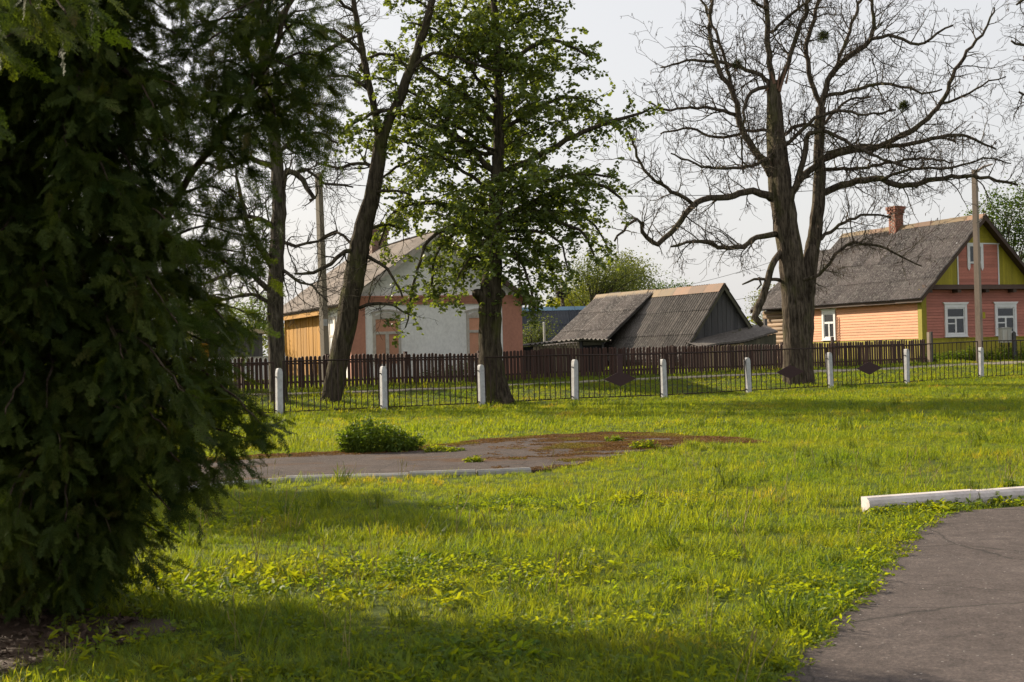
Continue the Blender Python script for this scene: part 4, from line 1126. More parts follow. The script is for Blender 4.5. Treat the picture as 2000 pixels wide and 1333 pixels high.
def leaf_mesh(name, pos, size, mat, seed=0, droop=0.5, aspect=0.85, flat=0.0):
    g = np.random.default_rng(seed); n = len(pos); pos = np.asarray(pos); size = np.asarray(size)[:, None]
    a = g.uniform(0, 2 * np.pi, n); tip = np.stack([np.cos(a), np.sin(a), -droop + g.normal(0, 0.45, n)], -1); tip /= np.linalg.norm(tip, axis=1, keepdims=True)
    up = np.stack([g.normal(0, 0.5, n), g.normal(0, 0.5, n), np.full(n, 1.0 - flat)], -1)
    sd = np.cross(tip, up); sd /= np.linalg.norm(sd, axis=1, keepdims=True) + 1e-9; nn = np.cross(sd, tip)
    fold = g.uniform(0.05, 0.3, n)[:, None]
    w = aspect * 0.5
    v0 = pos; v3 = pos + tip * size
    v1 = pos + (tip * 0.22 + sd * w + nn * fold * 0.6) * size; v2 = pos + (tip * 0.66 + sd * w * 0.72 + nn * fold * 0.5) * size
    v5 = pos + (tip * 0.22 - sd * w + nn * fold * 0.6) * size; v4 = pos + (tip * 0.66 - sd * w * 0.72 + nn * fold * 0.5) * size
    V = np.stack([v0, v1, v2, v3, v4, v5], 1).reshape(-1, 3); b = np.arange(n)[:, None] * 6
    Fq = np.concatenate([b + np.array([[0, 1, 2, 3]]), b + np.array([[0, 3, 4, 5]])], 0)
    return np_mesh(name, V, Fq, mat)

# --- big bare locust -------------------------------------------------------------
LBp = G(1556, 750); LYd = LBp.y + 0.25
tr = thing('bare_locust_tree', 'huge bare twin-trunked tree with crooked branches in front of the peach house', 'tree', (0, 0, 0))
T = Tree(41)
T.pxlimb([(1557, 775, 37), (1556, 748, 33), (1555, 700, 29), (1554, 610, 28), (1546, 510, 26), (1534, 420, 25), (1521, 330, 23), (1514, 250, 18), (1511, 190, 15), (1508, 158, 13)], LYd, LYd, 30, 0.17, 0.02, False, 0.2, 0.9)
T.pxlimb([(1572, 690, 14), (1574, 610, 16), (1580, 530, 15.5), (1594, 440, 14), (1602, 360, 13), (1600, 300, 11), (1603, 210, 10)], LYd + 0.1, LYd + 0.5, 22, 0.15, 0.02, False, 0.2, 0.92)
mp_ = T.mb.build('trunk', 'bark_locust', tr, True); T.mb = MB()
L = [
 ([(1508, 165, 8), (1500, 80, 7), (1497, 0, 6), (1499, -110, 4), (1505, -200, 2)], 0, .3),
 ([(1603, 212, 7), (1582, 145, 6), (1576, 90, 5.5), (1600, 0, 4.5), (1606, -80, 3), (1600, -180, 2)], .5, 1.2),
 ([(1603, 212, 8), (1624, 145, 7), (1662, 110, 6.5), (1700, 76, 6), (1706, 20, 4), (1700, -50, 3), (1720, -140, 2)], .5, -.8),
 ([(1603, 378, 9), (1660, 357, 8.5), (1720, 350, 7.5), (1762, 364, 7), (1830, 350, 6), (1900, 344, 4.5), (1988, 362, 3)], .4, -1.6),
 ([(1600, 316, 9), (1650, 296, 8), (1700, 290, 7), (1760, 266, 6.5), (1800, 240, 6), (1840, 200, 5.5), (1860, 150, 5), (1890, 100, 4), (1925, 60, 3), (1942, 15, 2)], .4, .8),
 ([(1615, 302, 7), (1680, 286, 6), (1750, 285, 5.5), (1830, 270, 5), (1880, 264, 4), (1945, 292, 2.5)], .4, 2.0),
 ([(1508, 388, 11), (1470, 375, 9), (1420, 385, 8), (1362, 394, 7.5), (1340, 420, 7), (1310, 455, 6.5), (1286, 476, 6.5), (1262, 466, 5.5), (1246, 430, 4), (1226, 440, 3.5), (1200, 472, 2.5)], 0, -1.2),
 ([(1352, 398, 5), (1322, 380, 5), (1290, 360, 4), (1250, 320, 3.5), (1236, 270, 3), (1222, 250, 2)], -.6, -1.0),
 ([(1520, 458, 8), (1480, 464, 6.5), (1440, 485, 6), (1402, 482, 5.5), (1380, 474, 5), (1340, 476, 3.5), (1310, 482, 2.5)], 0, -1.6),
 ([(1510, 345, 11), (1472, 292, 9), (1446, 240, 8), (1436, 190, 6.5), (1406, 140, 6), (1391, 90, 5.5), (1386, 30, 4.5), (1396, -50, 3), (1385, -140, 2)], 0, .9),
 ([(1440, 215, 5), (1428, 160, 4.5), (1410, 100, 4), (1392, 50, 3.5), (1370, 0, 3), (1340, -60, 2)], .4, 1.6),
 ([(1442, 228, 5), (1400, 214, 4), (1350, 210, 3.5), (1300, 216, 3), (1268, 200, 2)], .4, -.8),
 ([(1505, 162, 6), (1470, 140, 5), (1420, 125, 4.5), (1391, 120, 4), (1340, 121, 3), (1290, 132, 2)], .1, 1.4),
 ([(1508, 170, 5), (1468, 178, 5), (1456, 205, 4), (1452, 250, 3), (1448, 300, 2.5), (1452, 340, 2)], -.1, -.7),
 ([(1540, 400, 9), (1566, 330, 7.5), (1580, 262, 6.5), (1602, 255, 5), (1650, 276, 4.5), (1700, 300, 4), (1740, 316, 3), (1790, 330, 2)], -.2, -1.6),
 ([(1545, 385, 9), (1566, 345, 9), (1600, 320, 8)], 0, .4),
 ([(1520, 175, 7), (1540, 120, 6), (1556, 70, 5.5), (1575, 20, 5), (1582, -40, 4), (1600, -140, 2)], 0, -.6),
 ([(1505, 65, 4), (1556, 22, 3.5), (1600, -20, 3), (1640, -70, 2)], .1, -.9),
 ([(1610, 190, 5), (1660, 180, 4.5), (1710, 164, 4), (1762, 170, 3.5), (1802, 182, 2.5), (1840, 175, 2)], .4, -1.2),
 ([(1698, 78, 4.5), (1750, 70, 4), (1792, 86, 3.5), (1830, 66, 3), (1862, 50, 2)], -.4, -1.5),
 ([(1530, 290, 5), (1580, 240, 4.5), (1640, 215, 4), (1690, 225, 3), (1750, 215, 2.5)], -.2, -1.9),
 ([(1522, 270, 5), (1560, 245, 4.5), (1610, 240, 4), (1650, 200, 3), (1700, 190, 2)], .2, 1.6),
 ([(1560, 545, 5), (1600, 535, 4.5), (1650, 480, 4), (1700, 478, 3.5), (1760, 500, 2.5), (1800, 520, 1.8)], -.2, -2.0),
 ([(1598, 470, 5), (1640, 440, 4), (1690, 420, 3), (1740, 425, 2)], .3, 1.4),
 ([(1515, 300, 5), (1480, 320, 4.5), (1430, 330, 4), (1370, 325, 3), (1310, 300, 2)], -.2, -1.7),
 ([(1512, 260, 5), (1470, 255, 4), (1400, 270, 3.5), (1350, 250, 3), (1290, 262, 2)], .2, 1.7),
 ([(1600, 330, 5), (1660, 330, 4), (1730, 320, 3.5), (1800, 310, 3), (1860, 318, 2)], .6, 2.4),
 ([(1625, 150, 5), (1660, 60, 4), (1680, 0, 3.5), (1690, -60, 2.5)], .6, 1.8),
 ([(1500, 20, 4), (1460, -10, 3.5), (1420, -50, 3), (1380, -120, 2)], .1, -1.0),
 ([(1840, 202, 3.5), (1880, 190, 3), (1930, 160, 2), (1965, 150, 1.5)], .6, .2),
 ([(1720, 350, 4), (1780, 330, 3.5), (1850, 330, 3), (1920, 310, 2), (1975, 320, 1.5)], -.4, -2.0),
]
for px, d0, d1 in L: T.pxlimb(px, LYd + d0, LYd + d1, 8, 0.06, 0.04, True, 0.2, 0.8)
T.spawn(4.2, (0.6, 1.5), 2, 0.10, 0.25, 0.012, 5.8, 0.15, 0.0072)
T.spawn(0.7, (1.4, 2.6), 3, 0.15, 0.22, 0.01, 3.3, 0.2, 0.0075)
T.pxlimb([(1528, 486, 9), (1508, 522, 9), (1496, 560, 10), (1482, 596, 11), (1474, 622, 10), (1488, 636, 7)], LYd - .1, LYd - .7, 8, 0.12, 0.03, False, 0.2, 0.72)
T.pxlimb([(1525, 548, 4), (1500, 545, 3), (1474, 546, 2.5), (1450, 556, 1.5)], LYd, LYd - .5, 6, 0, 0.02, False)
T.pxlimb([(1482, 542, 2.5), (1486, 556, 2), (1478, 566, 1.5)], LYd - .3, LYd - .4, 5, 0, 0.01, False)
T.mb.build('limbs', 'bark_locust', tr, True)
tag(T.tw.build('twigs', 'bark_locust', tr), kind='stuff')
sp_ = MB()
for (a, b, w) in (((1500, 158), (1488, 186), 3), ((1522, 165), (1540, 118), 4), ((1518, 160), (1526, 120), 3), ((1512, 150), (1506, 140), 5), ((1535, 150), (1544, 122), 2.5)):
    sp_.tube([P(a[0], a[1] + 14, LYd - .15), P(b[0], b[1], LYd - .2)], [w * LYd / F, 0.004], 5)
sp_.build('splintered_wood', 'broken_wood', tr)
pods = []
for pts, d in T.tips:
    if T.r.random() < 0.42:
        for k in range(T.r.choice((1, 2, 3))):
            q = pts[T.r.randrange(1, len(pts))]; pods.append((q.x + T.r.uniform(-.02, .02), q.y + T.r.uniform(-.02, .02), q.z - 0.01))
pm = MB()
for q in pods:
    l = T.r.uniform(0.05, 0.1); a = T.r.uniform(0, 6.28); dx, dy = math.cos(a) * 0.008, math.sin(a) * 0.008; sx, sy = T.r.uniform(-.02, .02), T.r.uniform(-.02, .02); b = len(pm.v)
    pm.v += [(q[0] - dx, q[1] - dy, q[2]), (q[0] + dx, q[1] + dy, q[2]), (q[0] + sx + dx, q[1] + sy + dy, q[2] - l), (q[0] + sx - dx, q[1] + sy - dy, q[2] - l)]; pm.f.append((b, b + 1, b + 2, b + 3))
tag(pm.build('seed_pods', 'pod', tr), kind='stuff')
# mistletoe
def mistletoe(label, px, py, Y, r, seed):
    c = P(px, py, Y); t = thing('mistletoe', label, 'plant', c, 0, 'mistletoe clumps in the bare tree'); rr = random.Random(seed); m = MB(); pos = []
    for i in range(90):
        d = rv(rr); p = Vector((0, 0, 0)); pts = [p.copy()]
        for k in range(4): d = (d + rv(rr) * 0.35).normalized(); p = p + d * r / 4 * rr.uniform(.7, 1.1); pts.append(p.copy())
        m.tube(pts, [0.006, 0.005, 0.004, 0.004, 0.003], 3)
        for q in pts[2:]:
            for _ in range(3): pos.append(tuple(q + rv(rr) * 0.03))
    m.build('stems', 'mistletoe_leaf', t); put('leaves', leaf_mesh('leaves', pos, np.full(len(pos), 0.055), 'mistletoe_leaf', seed, 0.0, 0.4), t)
mistletoe('round mistletoe clump high in the middle of the bare tree crown', 1607, 72, LYd, 0.22, 1)
mistletoe('small dense mistletoe ball on the right limb of the bare tree', 1765, 207, LYd + .4, 0.2, 2)
mistletoe('sparse mistletoe clump on the left limb of the bare tree', 1441, 128, LYd + .3, 0.2, 3)

# --- leftmost bare trunk ---------------------------------------------------------
Yl = G(545, 787).y + 0.2
tr = thing('bare_tree', 'bare tree with straight dark trunk behind the conifer at left', 'tree')
T = Tree(77)
T.pxlimb([(546, 805, 24), (545, 780, 20), (541, 700, 17.5), (538, 600, 17), (540, 500, 16), (545, 400, 14.5), (538, 300, 13), (523, 200, 12), (514, 100, 10), (506, 0, 9), (498, -100, 7), (500, -220, 4)], Yl, Yl, 18, 0.12, 0.02, False, 0.2, 0.92)
T.mb.build('trunk', 'bark_dark', tr, True); T.mb = MB()
for px, d0, d1 in [
 ([(548, 385, 6), (562, 335, 6.5), (580, 340, 6), (592, 352, 5.5), (600, 370, 5), (612, 388, 4.5), (604, 392, 3)], 0, -.3),
 ([(575, 338, 4), (600, 335, 3.5), (620, 350, 3), (650, 362, 2.5), (690, 366, 1.8)], -.1, .5),
 ([(536, 535, 8), (508, 480, 6), (486, 440, 5), (470, 390, 4), (462, 330, 2.5)], 0, -1.2),
 ([(532, 570, 6), (480, 530, 5), (430, 545, 4), (380, 560, 3), (330, 585, 2)], 0, -1),
 ([(534, 600, 4), (490, 575, 3.5), (440, 585, 3), (395, 580, 2.5), (350, 600, 1.5)], 0, 1.2),
 ([(540, 470, 4), (580, 480, 3), (620, 470, 2.5), (660, 450, 1.5)], 0, .8),
 ([(540, 520, 4), (575, 545, 3), (610, 560, 2.2), (640, 590, 1.5)], 0, -.8),
 ([(530, 250, 7), (580, 190, 6), (620, 120, 5), (650, 90, 4), (700, 70, 2.5)], 0, -.9),
 ([(520, 180, 6), (480, 100, 5), (430, 60, 4), (380, 30, 2.5)], 0, 1),
 ([(515, 110, 6), (550, 30, 5), (590, -20, 4), (640, -70, 2)], 0, .6),
 ([(528, 220, 6), (480, 190, 5), (420, 215, 4), (350, 200, 3), (280, 180, 2)], 0, -1.4),
 ([(535, 330, 6), (490, 310, 5), (440, 330, 4), (390, 320, 3), (330, 350, 2)], 0, .9),
 ([(538, 300, 5), (580, 270, 4), (620, 260, 3), (660, 280, 2)], 0, 1.3),
 ([(508, 20, 6), (460, -30, 4), (400, -60, 3)], 0, -.8), ([(540, 440, 5), (490, 425, 4), (430, 430, 3), (370, 420, 2), (310, 440, 1.5)], 0, -1.5)]:
    T.pxlimb(px, Yl + d0, Yl + d1, 6, 0, 0.035, True, 0.2)
T.spawn(6.5, (0.5, 1.6), 2, 0.08, 0.32, 0.01, 6.4, 0.1, 0.006)
T.mb.build('limbs', 'bark_dark', tr, True); tag(T.tw.build('twigs', 'bark_dark', tr), kind='stuff')

# --- leaning tree ----------------------------------------------------------------
Yn = G(645, 786).y + 0.2
tr = thing('leaning_tree', 'dark leaning trunk forking high up, left of the leafy linden', 'tree')
T = Tree(78)
T.pxlimb([(640, 803, 26), (646, 782, 21), (660, 720, 20.5), (676, 640, 21), (692, 540, 21.5), (706, 460, 19.5), (724, 390, 17), (737, 320, 15), (744, 268, 13)], Yn, Yn, 18, 0.12, 0.02, False, 0.2, 0.94)
T.pxlimb([(742, 285, 9), (735, 230, 7.5), (720, 160, 6.5), (704, 80, 6), (690, 0, 5), (680, -90, 4), (690, -180, 2)], Yn, Yn + .5, 9, 0.05, 0.02, True)
T.pxlimb([(744, 290, 12), (757, 240, 10.5), (786, 178, 10), (814, 102, 9), (834, 40, 8), (846, -10, 7), (858, -90, 5), (850, -200, 3)], Yn, Yn - .4, 10, 0.05, 0.02, True)
T.mb.build('trunk', 'bark_linden', tr, True); T.mb = MB()
for px, d0, d1 in [
 ([(700, 492, 5), (672, 492, 4.5), (645, 516, 4), (612, 534, 3.5), (575, 535, 2)], 0, -.8),
 ([(716, 500, 4), (744, 515, 3.2), (764, 540, 2.6), (786, 580, 1.8)], 0, -.5),
 ([(702, 602, 3.5), (740, 592, 3), (770, 598, 2.4), (800, 615, 1.5)], 0, -.6),
 ([(712, 450, 3.5), (760, 440, 3), (800, 455, 2)], 0, .6),
 ([(690, 480, 3), (660, 455, 2.6), (625, 470, 2)], 0, .8),
 ([(735, 330, 4), (700, 320, 3.5), (660, 330, 2.6), (620, 320, 2)], 0, .9),
 ([(728, 380, 4), (760, 372, 3), (800, 380, 2)], 0, -.9),
 ([(712, 110, 4), (670, 70, 3.5), (630, 60, 2.6), (590, 80, 2)], .3, -.8),
 ([(724, 180, 4), (680, 150, 3), (640, 150, 2.4), (610, 170, 1.6)], .2, 1.2),
 ([(795, 160, 5), (830, 110, 4), (880, 110, 3.4), (940, 130, 2.5), (975, 140, 2)], -.2, -.3),
 ([(697, 30, 3.5), (660, 0, 3), (620, -20, 2)], .4, -.6)]:
    T.pxlimb(px, Yn + d0, Yn + d1, 6, 0, 0.03, True, 0.2)
T.spawn(4.6, (0.35, 1.2), 2, 0.1, 0.34, 0.0, 6.2, 0.1, 0.006)
T.mb.build('limbs', 'bark_linden', tr, True); tag(T.tw.build('twigs', 'bark_linden', tr), kind='stuff')

# --- leafy linden ----------------------------------------------------------------
Ym = G(972, 790).y + 0.3
tr = thing('linden_tree', 'leafy green linden with straight trunk in front of the white house', 'tree')
T = Tree(79)
tp_, trd = T.pxlimb([(974, 812, 46), (970, 788, 36), (963, 755, 28), (958, 700, 23), (956, 640, 21.5), (957, 590, 22), (962, 520, 18), (966, 450, 15), (970, 370, 13), (974, 280, 11), (975, 190, 9.5), (971, 100, 8), (966, 0, 6.5), (966, -120, 5), (970, -240, 3)], Ym, Ym, 16, 0.07, 0.02, False)
T.pxlimb([(958, 596, 12), (944, 588, 11), (934, 572, 10), (928, 574, 9)], Ym, Ym - .2, 9, 0.15, 0.01, False)
T.pxlimb([(962, 590, 10), (978, 576, 8), (984, 572, 7)], Ym, Ym + .1, 8, 0.15, 0.01, False)
T.mb.build('trunk', 'bark_linden', tr, True); T.mb = MB()
def crown_r(z):
    return float(np.interp(z, [2.5, 3.6, 4.4, 5.2, 6.2, 7.2, 8.3, 9.4, 10.5, 12, 13.4], [0.6, 1.7, 2.5, 2.9, 3.3, 3.3, 2.8, 2.3, 2.0, 1.4, 0.4]))
r = T.r; limbs = []
def trunk_at(z):
    best = min(tp_, key=lambda q: abs(q.z - z)); return best.copy()
NL = 74
for k in range(NL):
    z = 3.6 + 9.0 * (k / NL) ** 0.9 + r.uniform(-.25, .25); az = k * 2.39996 + r.uniform(-.6, .6); Lm = crown_r(z + 0.3) * r.uniform(0.8, 1.12)
    p = trunk_at(z); d = Vector((math.cos(az), math.sin(az), r.uniform(0.5, 1.3))).normalized(); pts = [p]; st = 0.2; n = int(Lm * r.uniform(0.9, 1.2) / st)
    for i in range(n):
        d = (d + rv(r) * 0.2 + Vector((0, 0, -0.085 - 0.03 * (z < 6.5)))).normalized(); p = p + d * st; pts.append(p.copy())
    r0_ = 0.027 - 0.012 * k / NL
    rad = [max(0.007, r0_ * (1 - i / (n + 0.5))) for i in range(n + 1)]
    T.mb.tube(pts, rad, 6); limbs.append((pts, rad))
for px, d0, d1 in [
 ([(966, 340, 7), (900, 270, 6), (830, 240, 5), (760, 216, 4), (700, 236, 3), (660, 268, 2)], 0, -1.2), ([(972, 250, 6), (880, 165, 5), (800, 120, 4), (740, 106, 3), (700, 130, 2)], 0, .8),
 ([(975, 340, 7), (1060, 300, 6), (1150, 252, 4.5), (1215, 232, 3.5), (1268, 214, 2)], 0, -.5), ([(972, 430, 7), (1060, 385, 6), (1140, 360, 4.5), (1195, 372, 3), (1222, 404, 2)], 0, .6),
 ([(968, 470, 5), (900, 440, 4.5), (838, 470, 3.5), (812, 540, 2.6), (800, 600, 2), (792, 640, 1.5)], -.1, -1.2), ([(966, 500, 4), (1004, 500, 3.5), (1032, 545, 2.6), (1046, 605, 1.6)], 0, -.8),
 ([(970, 420, 6), (870, 400, 5), (800, 400, 3.6), (758, 430, 2.4), (740, 480, 1.6)], 0, -.4), ([(970, 440, 5), (1060, 430, 4), (1130, 450, 3), (1160, 500, 2)], 0, -1),
 ([(968, 460, 5), (900, 450, 4), (850, 500, 3), (842, 560, 2)], 0, .7), ([(970, 470, 4), (1030, 470, 3.4), (1070, 500, 2.5), (1082, 560, 1.6)], 0, .8),
 ([(962, 520, 3), (930, 500, 2.6), (900, 530, 2), (884, 580, 1.4)], 0, -.9), ([(974, 300, 5), (860, 300, 4), (790, 320, 3), (740, 352, 2)], 0, .3),
 ([(974, 260, 5), (1070, 200, 4), (1130, 190, 3), (1170, 205, 2)], 0, 0.9), ([(968, 200, 4), (900, 110, 3.4), (850, 60, 2.6), (795, 45, 1.8)], 0, -.9), ([(968, 150, 4), (880, 60, 3.2), (820, 5, 2.4), (770, -10, 1.6)], 0, -.3), ([(970, 300, 4), (870, 230, 3.4), (800, 180, 2.6), (742, 152, 1.8)], 0, -.8), ([(970, 380, 4), (850, 300, 3.4), (765, 268, 2.4), (705, 250, 1.6)], 0, -1.0), ([(972, 140, 5), (1060, 80, 4), (1110, 90, 3), (1148, 110, 2)], 0, -.6),
 ([(970, 430, 4), (1080, 415, 3.4), (1150, 430, 2.6), (1185, 480, 1.6)], 0, 1.3), ([(970, 455, 4), (1040, 450, 3), (1090, 470, 2.4), (1110, 530, 1.5)], 0, -1.4), ([(972, 400, 4), (1080, 350, 3.4), (1160, 340, 2.5), (1205, 350, 1.6)], 0, -1.3),
 ([(968, 480, 3), (940, 470, 2.6), (915, 500, 2), (905, 550, 1.4)], 0, 1.0), ([(968, 490, 3), (1000, 480, 2.6), (1015, 520, 2), (1012, 580, 1.4)], 0, -1.1)]:
    p_, q_ = T.pxlimb(px, Ym + d0, Ym + d1, 6, 0, 0.03, False, 0.2); limbs.append((p_, q_))
leaves = []
def leafy(p, d, Lt, rad, lvl):
    n = max(3, int(Lt / 0.09)); st = Lt / n; pts = [p.copy()]
    for i in range(n):
        d = (d + rv(r) * 0.16 + Vector((0, 0, -0.085))).normalized(); p = p + d * st; pts.append(p.copy())
        if i >= 1 or lvl == 0:
            for _ in range(2 if r.random() < 0.75 else 3): leaves.append((p.x + r.uniform(-.05, .05), p.y + r.uniform(-.05, .05), p.z + r.uniform(-.05, .03)))
    T.tw.tube(pts, [max(0.003, rad * (1 - 0.7 * i / n)) for i in range(n + 1)], 3, cap=False)
    if lvl:
        for k in range(max(2, int(Lt * 4.2))):
            i = 1 + int((k + r.random()) / max(2, int(Lt * 4.2)) * (n - 1)); t = (pts[i] - pts[i - 1]).normalized(); sd = rv(r)
            leafy(pts[i], t * 0.7 + sd, Lt * r.uniform(0.35, 0.6), rad * 0.6, lvl - 1)
for pts, rad in limbs:
    tot = sum((b - a).length for a, b in zip(pts[:-1], pts[1:])); c = int(tot * 8.4)
    for k in range(c):
        t = 0.16 + 0.84 * (k + r.random()) / c
        if r.random() < 0.14: continue
        i = min(len(pts) - 1, max(1, int(t * (len(pts) - 1)))); tg = (pts[i] - pts[i - 1]).normalized(); sd = rv(r); sd.z *= 1.1
        leafy(pts[i].copy(), tg * 0.7 + sd, r.uniform(0.35, 0.75), 0.009, 1)
    leafy(pts[-1].copy(), (pts[-1] - pts[-2]), 0.5, 0.007, 1)
for k in range(26):       # shoots on the trunk
    z = r.uniform(2.4, 3.9); p = trunk_at(z); a = r.uniform(0, 6.28); leafy(p + Vector((math.cos(a), math.sin(a), 0)) * 0.2, Vector((math.cos(a), math.sin(a), -0.1)), r.uniform(0.12, 0.3), 0.004, 0)
T.mb.build('limbs', 'bark_linden', tr, True); tag(T.tw.build('twigs', 'bark_linden', tr), kind='stuff')
lp_ = np.array(leaves)
o = put('crown', leaf_mesh('crown', lp_, nrg.uniform(0.075, 0.125, len(lp_)), 'linden_leaf', 5, 0.6, 0.95), tr); tag(o, kind='stuff')
print('linden leaves', len(leaves))

# --- trees further off -------------------------------------------------------------
def far_tree(name, label, base, trunk_h, blobs, nleaf, lsize, mat, seed, cat='tree', bark='bark_dark', trunk_r=0.14, group=None, drp=0.4, cl=26, spread=0.2):
    """blobs: (dx, dy, z, rx, rz); limbs run to clump centres inside them, leaves sit around the clumps"""
    rr = random.Random(seed); g = np.random.default_rng(seed); t = thing(name, label, cat, base, 0, group); m = MB()
    m.tube([(0, 0, -0.2), (0.05, 0, trunk_h * 0.5), (0, 0.05, trunk_h), (0.08, 0, trunk_h * 1.6)], [trunk_r * 1.3, trunk_r, trunk_r * 0.8, trunk_r * 0.3], 8, 0.08)
    pos = []; sz = []
    tot = sum(b[3] * b[3] * b[4] for b in blobs)
    for b in blobs:
        n = max(4, int(nleaf / cl * b[3] * b[3] * b[4] / tot))
        for k in range(n):
            d = rv(rr); q = rr.random() ** 0.4
            c = Vector((b[0] + d.x * b[3] * q, b[1] + d.y * b[3] * q, b[2] + d.z * b[4] * q))
            if rr.random() < 0.13:
                s0 = Vector((0, 0, trunk_h * rr.uniform(0.7, 1.5))); md = s0.lerp(c, 0.5) + Vector((0, 0, 0.12 * (c - s0).length)) + rv(rr) * 0.15
                p, q_ = smooth_path([s0, md, c], [trunk_r * 0.3, trunk_r * 0.18, 0.012], 0.35, 0.03, rr); m.tube(p, q_, 4)
            k_ = g.normal(0, 1, (cl, 3)) * spread * g.uniform(0.6, 1.4); k_[:, 2] *= 0.7
            pos.append(np.array(c) + k_)
    m.build('trunk', bark, t, True)
    pos = np.concatenate(pos); o = put('crown', leaf_mesh('crown', pos, g.uniform(0.7, 1.3, len(pos)) * lsize, mat, seed, drp, 0.7), t); tag(o, kind='stuff')
    return t
def gp_(px, Y): 
    p = P(px, 690, Y); return (p.x, p.y, hz(p.x, p.y))
def zat(py, px, Y): return P(px, py, Y).z
B = gp_(1158, 78); far_tree('spring_tree', 'half-leafed tree with visible forked trunk behind the barn', B, 2.2, [(0.2, 0, 5.0, 1.6, 1.3), (2.2, 0.2, 4.6, 1.7, 1.1), (-0.6, 0, 4.3, 1.2, 0.8)], 8500, 0.1, 'far_leaf', 3, trunk_r=0.2, spread=0.3)
B = gp_(1140, 105); far_tree('willow', 'bright yellow-green willow foliage behind the stork nest', B, 1.6, [(0, 0, 3.4, 3.0, 2.2), (2.6, 0, 3.8, 2.2, 2.2), (-2.2, 1, 2.2, 1.8, 1.3)], 17000, 0.2, 'willow_leaf', 4, spread=0.35, drp=1.4)
B = gp_(1310, 88); far_tree('round_tree', 'dark green low round tree above the barn ridge', B, 1.4, [(0, 0, 3.8, 1.7, 1.3), (0.9, 0, 4.1, 1.1, 0.9), (-1.3, 0, 3.5, 1.0, 0.9)], 4200, 0.12, 'maple_leaf', 5, spread=0.28)
B = gp_(1215, 92); far_tree('grey_green_tree', 'dense grey-green tree crown between willow and round tree', B, 2.0, [(0, 0, 5.2, 2.0, 1.7), (1.2, 0, 4.4, 1.4, 1.2), (-1.2, 0, 4.3, 1.4, 1.2), (0.6, 0, 6.4, 1.2, 0.9)], 9500, 0.13, 'far_leaf', 6, spread=0.3)
B = gp_(1970, 80); far_tree('garden_tree', 'lush light green tree rising behind the peach house roof', B, 2.5, [(-0.6, 0, 8.0, 1.1, 1.6), (0.5, 0, 7.2, 1.5, 1.9), (-1.6, 0, 7.3, 0.8, 0.9), (1.8, 0, 6.6, 1.5, 1.6), (2.6, 0, 5.2, 1.6, 1.6), (0.6, 0, 9.0, 0.7, 0.9)], 8500, 0.14, 'maple_leaf', 7, spread=0.26, trunk_r=0.2)
B = gp_(1505, 95); far_tree('small_far_tree', 'small pale green treetop in the gap between barn and log annexe', B, 1.2, [(0, 0, 4.0, 0.9, 1.0), (-0.7, 0, 3.5, 0.8, 0.8)], 1800, 0.12, 'far_leaf', 8, spread=0.22)
B = gp_(505, 62); far_tree('garden_bush', 'green bush above the tan outbuilding roof beside the left trunk', B, 1.0, [(0.2, 0, 2.9, 0.9, 0.9), (-0.9, 0, 2.4, 0.9, 0.9)], 2600, 0.1, 'maple_leaf', 9, spread=0.22)
B = gp_(395, 58); far_tree('garden_shrub', 'olive shrub behind the conifer right of its sparse lower boughs', B, 0.8, [(0, 0, 2.4, 1.5, 1.0), (1.3, 0, 2.0, 1.0, 0.9), (-1.6, 0, 2.2, 1.3, 1.0)], 4200, 0.09, 'far_leaf', 10, spread=0.25)
B = gp_(180, 66); far_tree('orchard_tree', 'dim green orchard tree glimpsed through the conifer', B, 1.2, [(0, 0, 3.0, 2.4, 1.6), (-3.0, 0, 2.6, 1.8, 1.4), (2.4, 0, 2.4, 1.4, 1.1)], 5200, 0.11, 'maple_leaf', 12, spread=0.3)
B = gp_(1040, 66); far_tree('lilac_bush', 'soft green bush beside the pink right corner of the white house', B, 0.8, [(0, 0, 1.4, 0.8, 0.9), (0.5, 0, 1.9, 0.6, 0.6)], 2600, 0.08, 'far_leaf', 13, spread=0.2)
# far belt of trees on the horizon (reads as one mass)
g = np.random.default_rng(55); bp_ = []; 
for k in range(5200):
    x = g.uniform(-110, 120); y = 190 + g.uniform(0, 25); h = 3.0 + 2.8 * float(vnoise(x * 0.16, 3.0)) + 1.4 * float(vnoise(x * 0.7, 8.0))
    bp_.append((x, y, 0.6 + h * g.random() ** 0.6))
bp_ = np.array(bp_); bp_ = np.repeat(bp_, 6, 0) + g.normal(0, 0.45, (len(bp_) * 6, 3))
o = put('far_woods', leaf_mesh('far_woods', bp_, g.uniform(0.35, 0.7, len(bp_)), 'far_leaf', 3, 0.3, 0.8)); tag(o, 'low hazy belt of trees along the horizon', 'trees', None, 'stuff')

# bare tree at the right edge
tr = thing('edge_tree', 'bare twigs of another tree entering at the upper right edge', 'tree'); T = Tree(80); Ye = 41.0
T.pxlimb([(2230, 760, 26), (2225, 600, 22), (2215, 400, 19), (2190, 200, 15), (2170, 40, 11), (2150, -150, 7)], Ye, Ye, 10, 0.08, 0.02, False)
T.mb.build('trunk', 'bark_locust', tr, True); T.mb = MB()
for px in ([(2210, 330, 8), (2140, 220, 6), (2080, 170, 5), (2030, 190, 3.5), (1990, 180, 2)], [(2190, 210, 8), (2120, 100, 6), (2060, 60, 5), (2010, 90, 3), (1975, 80, 2)], [(2178, 120, 6), (2100, 10, 5), (2040, -20, 4), (1985, 10, 2)], [(2200, 280, 5), (2120, 250, 4), (2050, 230, 3), (2000, 110, 2)]):
    T.pxlimb(px, Ye, Ye + T.r.uniform(-1, 1), 6, 0, 0.035, True, 0.2)
T.spawn(7.0, (0.5, 1.4), 2, 0.15, 0.34, 0.0, 6.4, 0.05, 0.006)
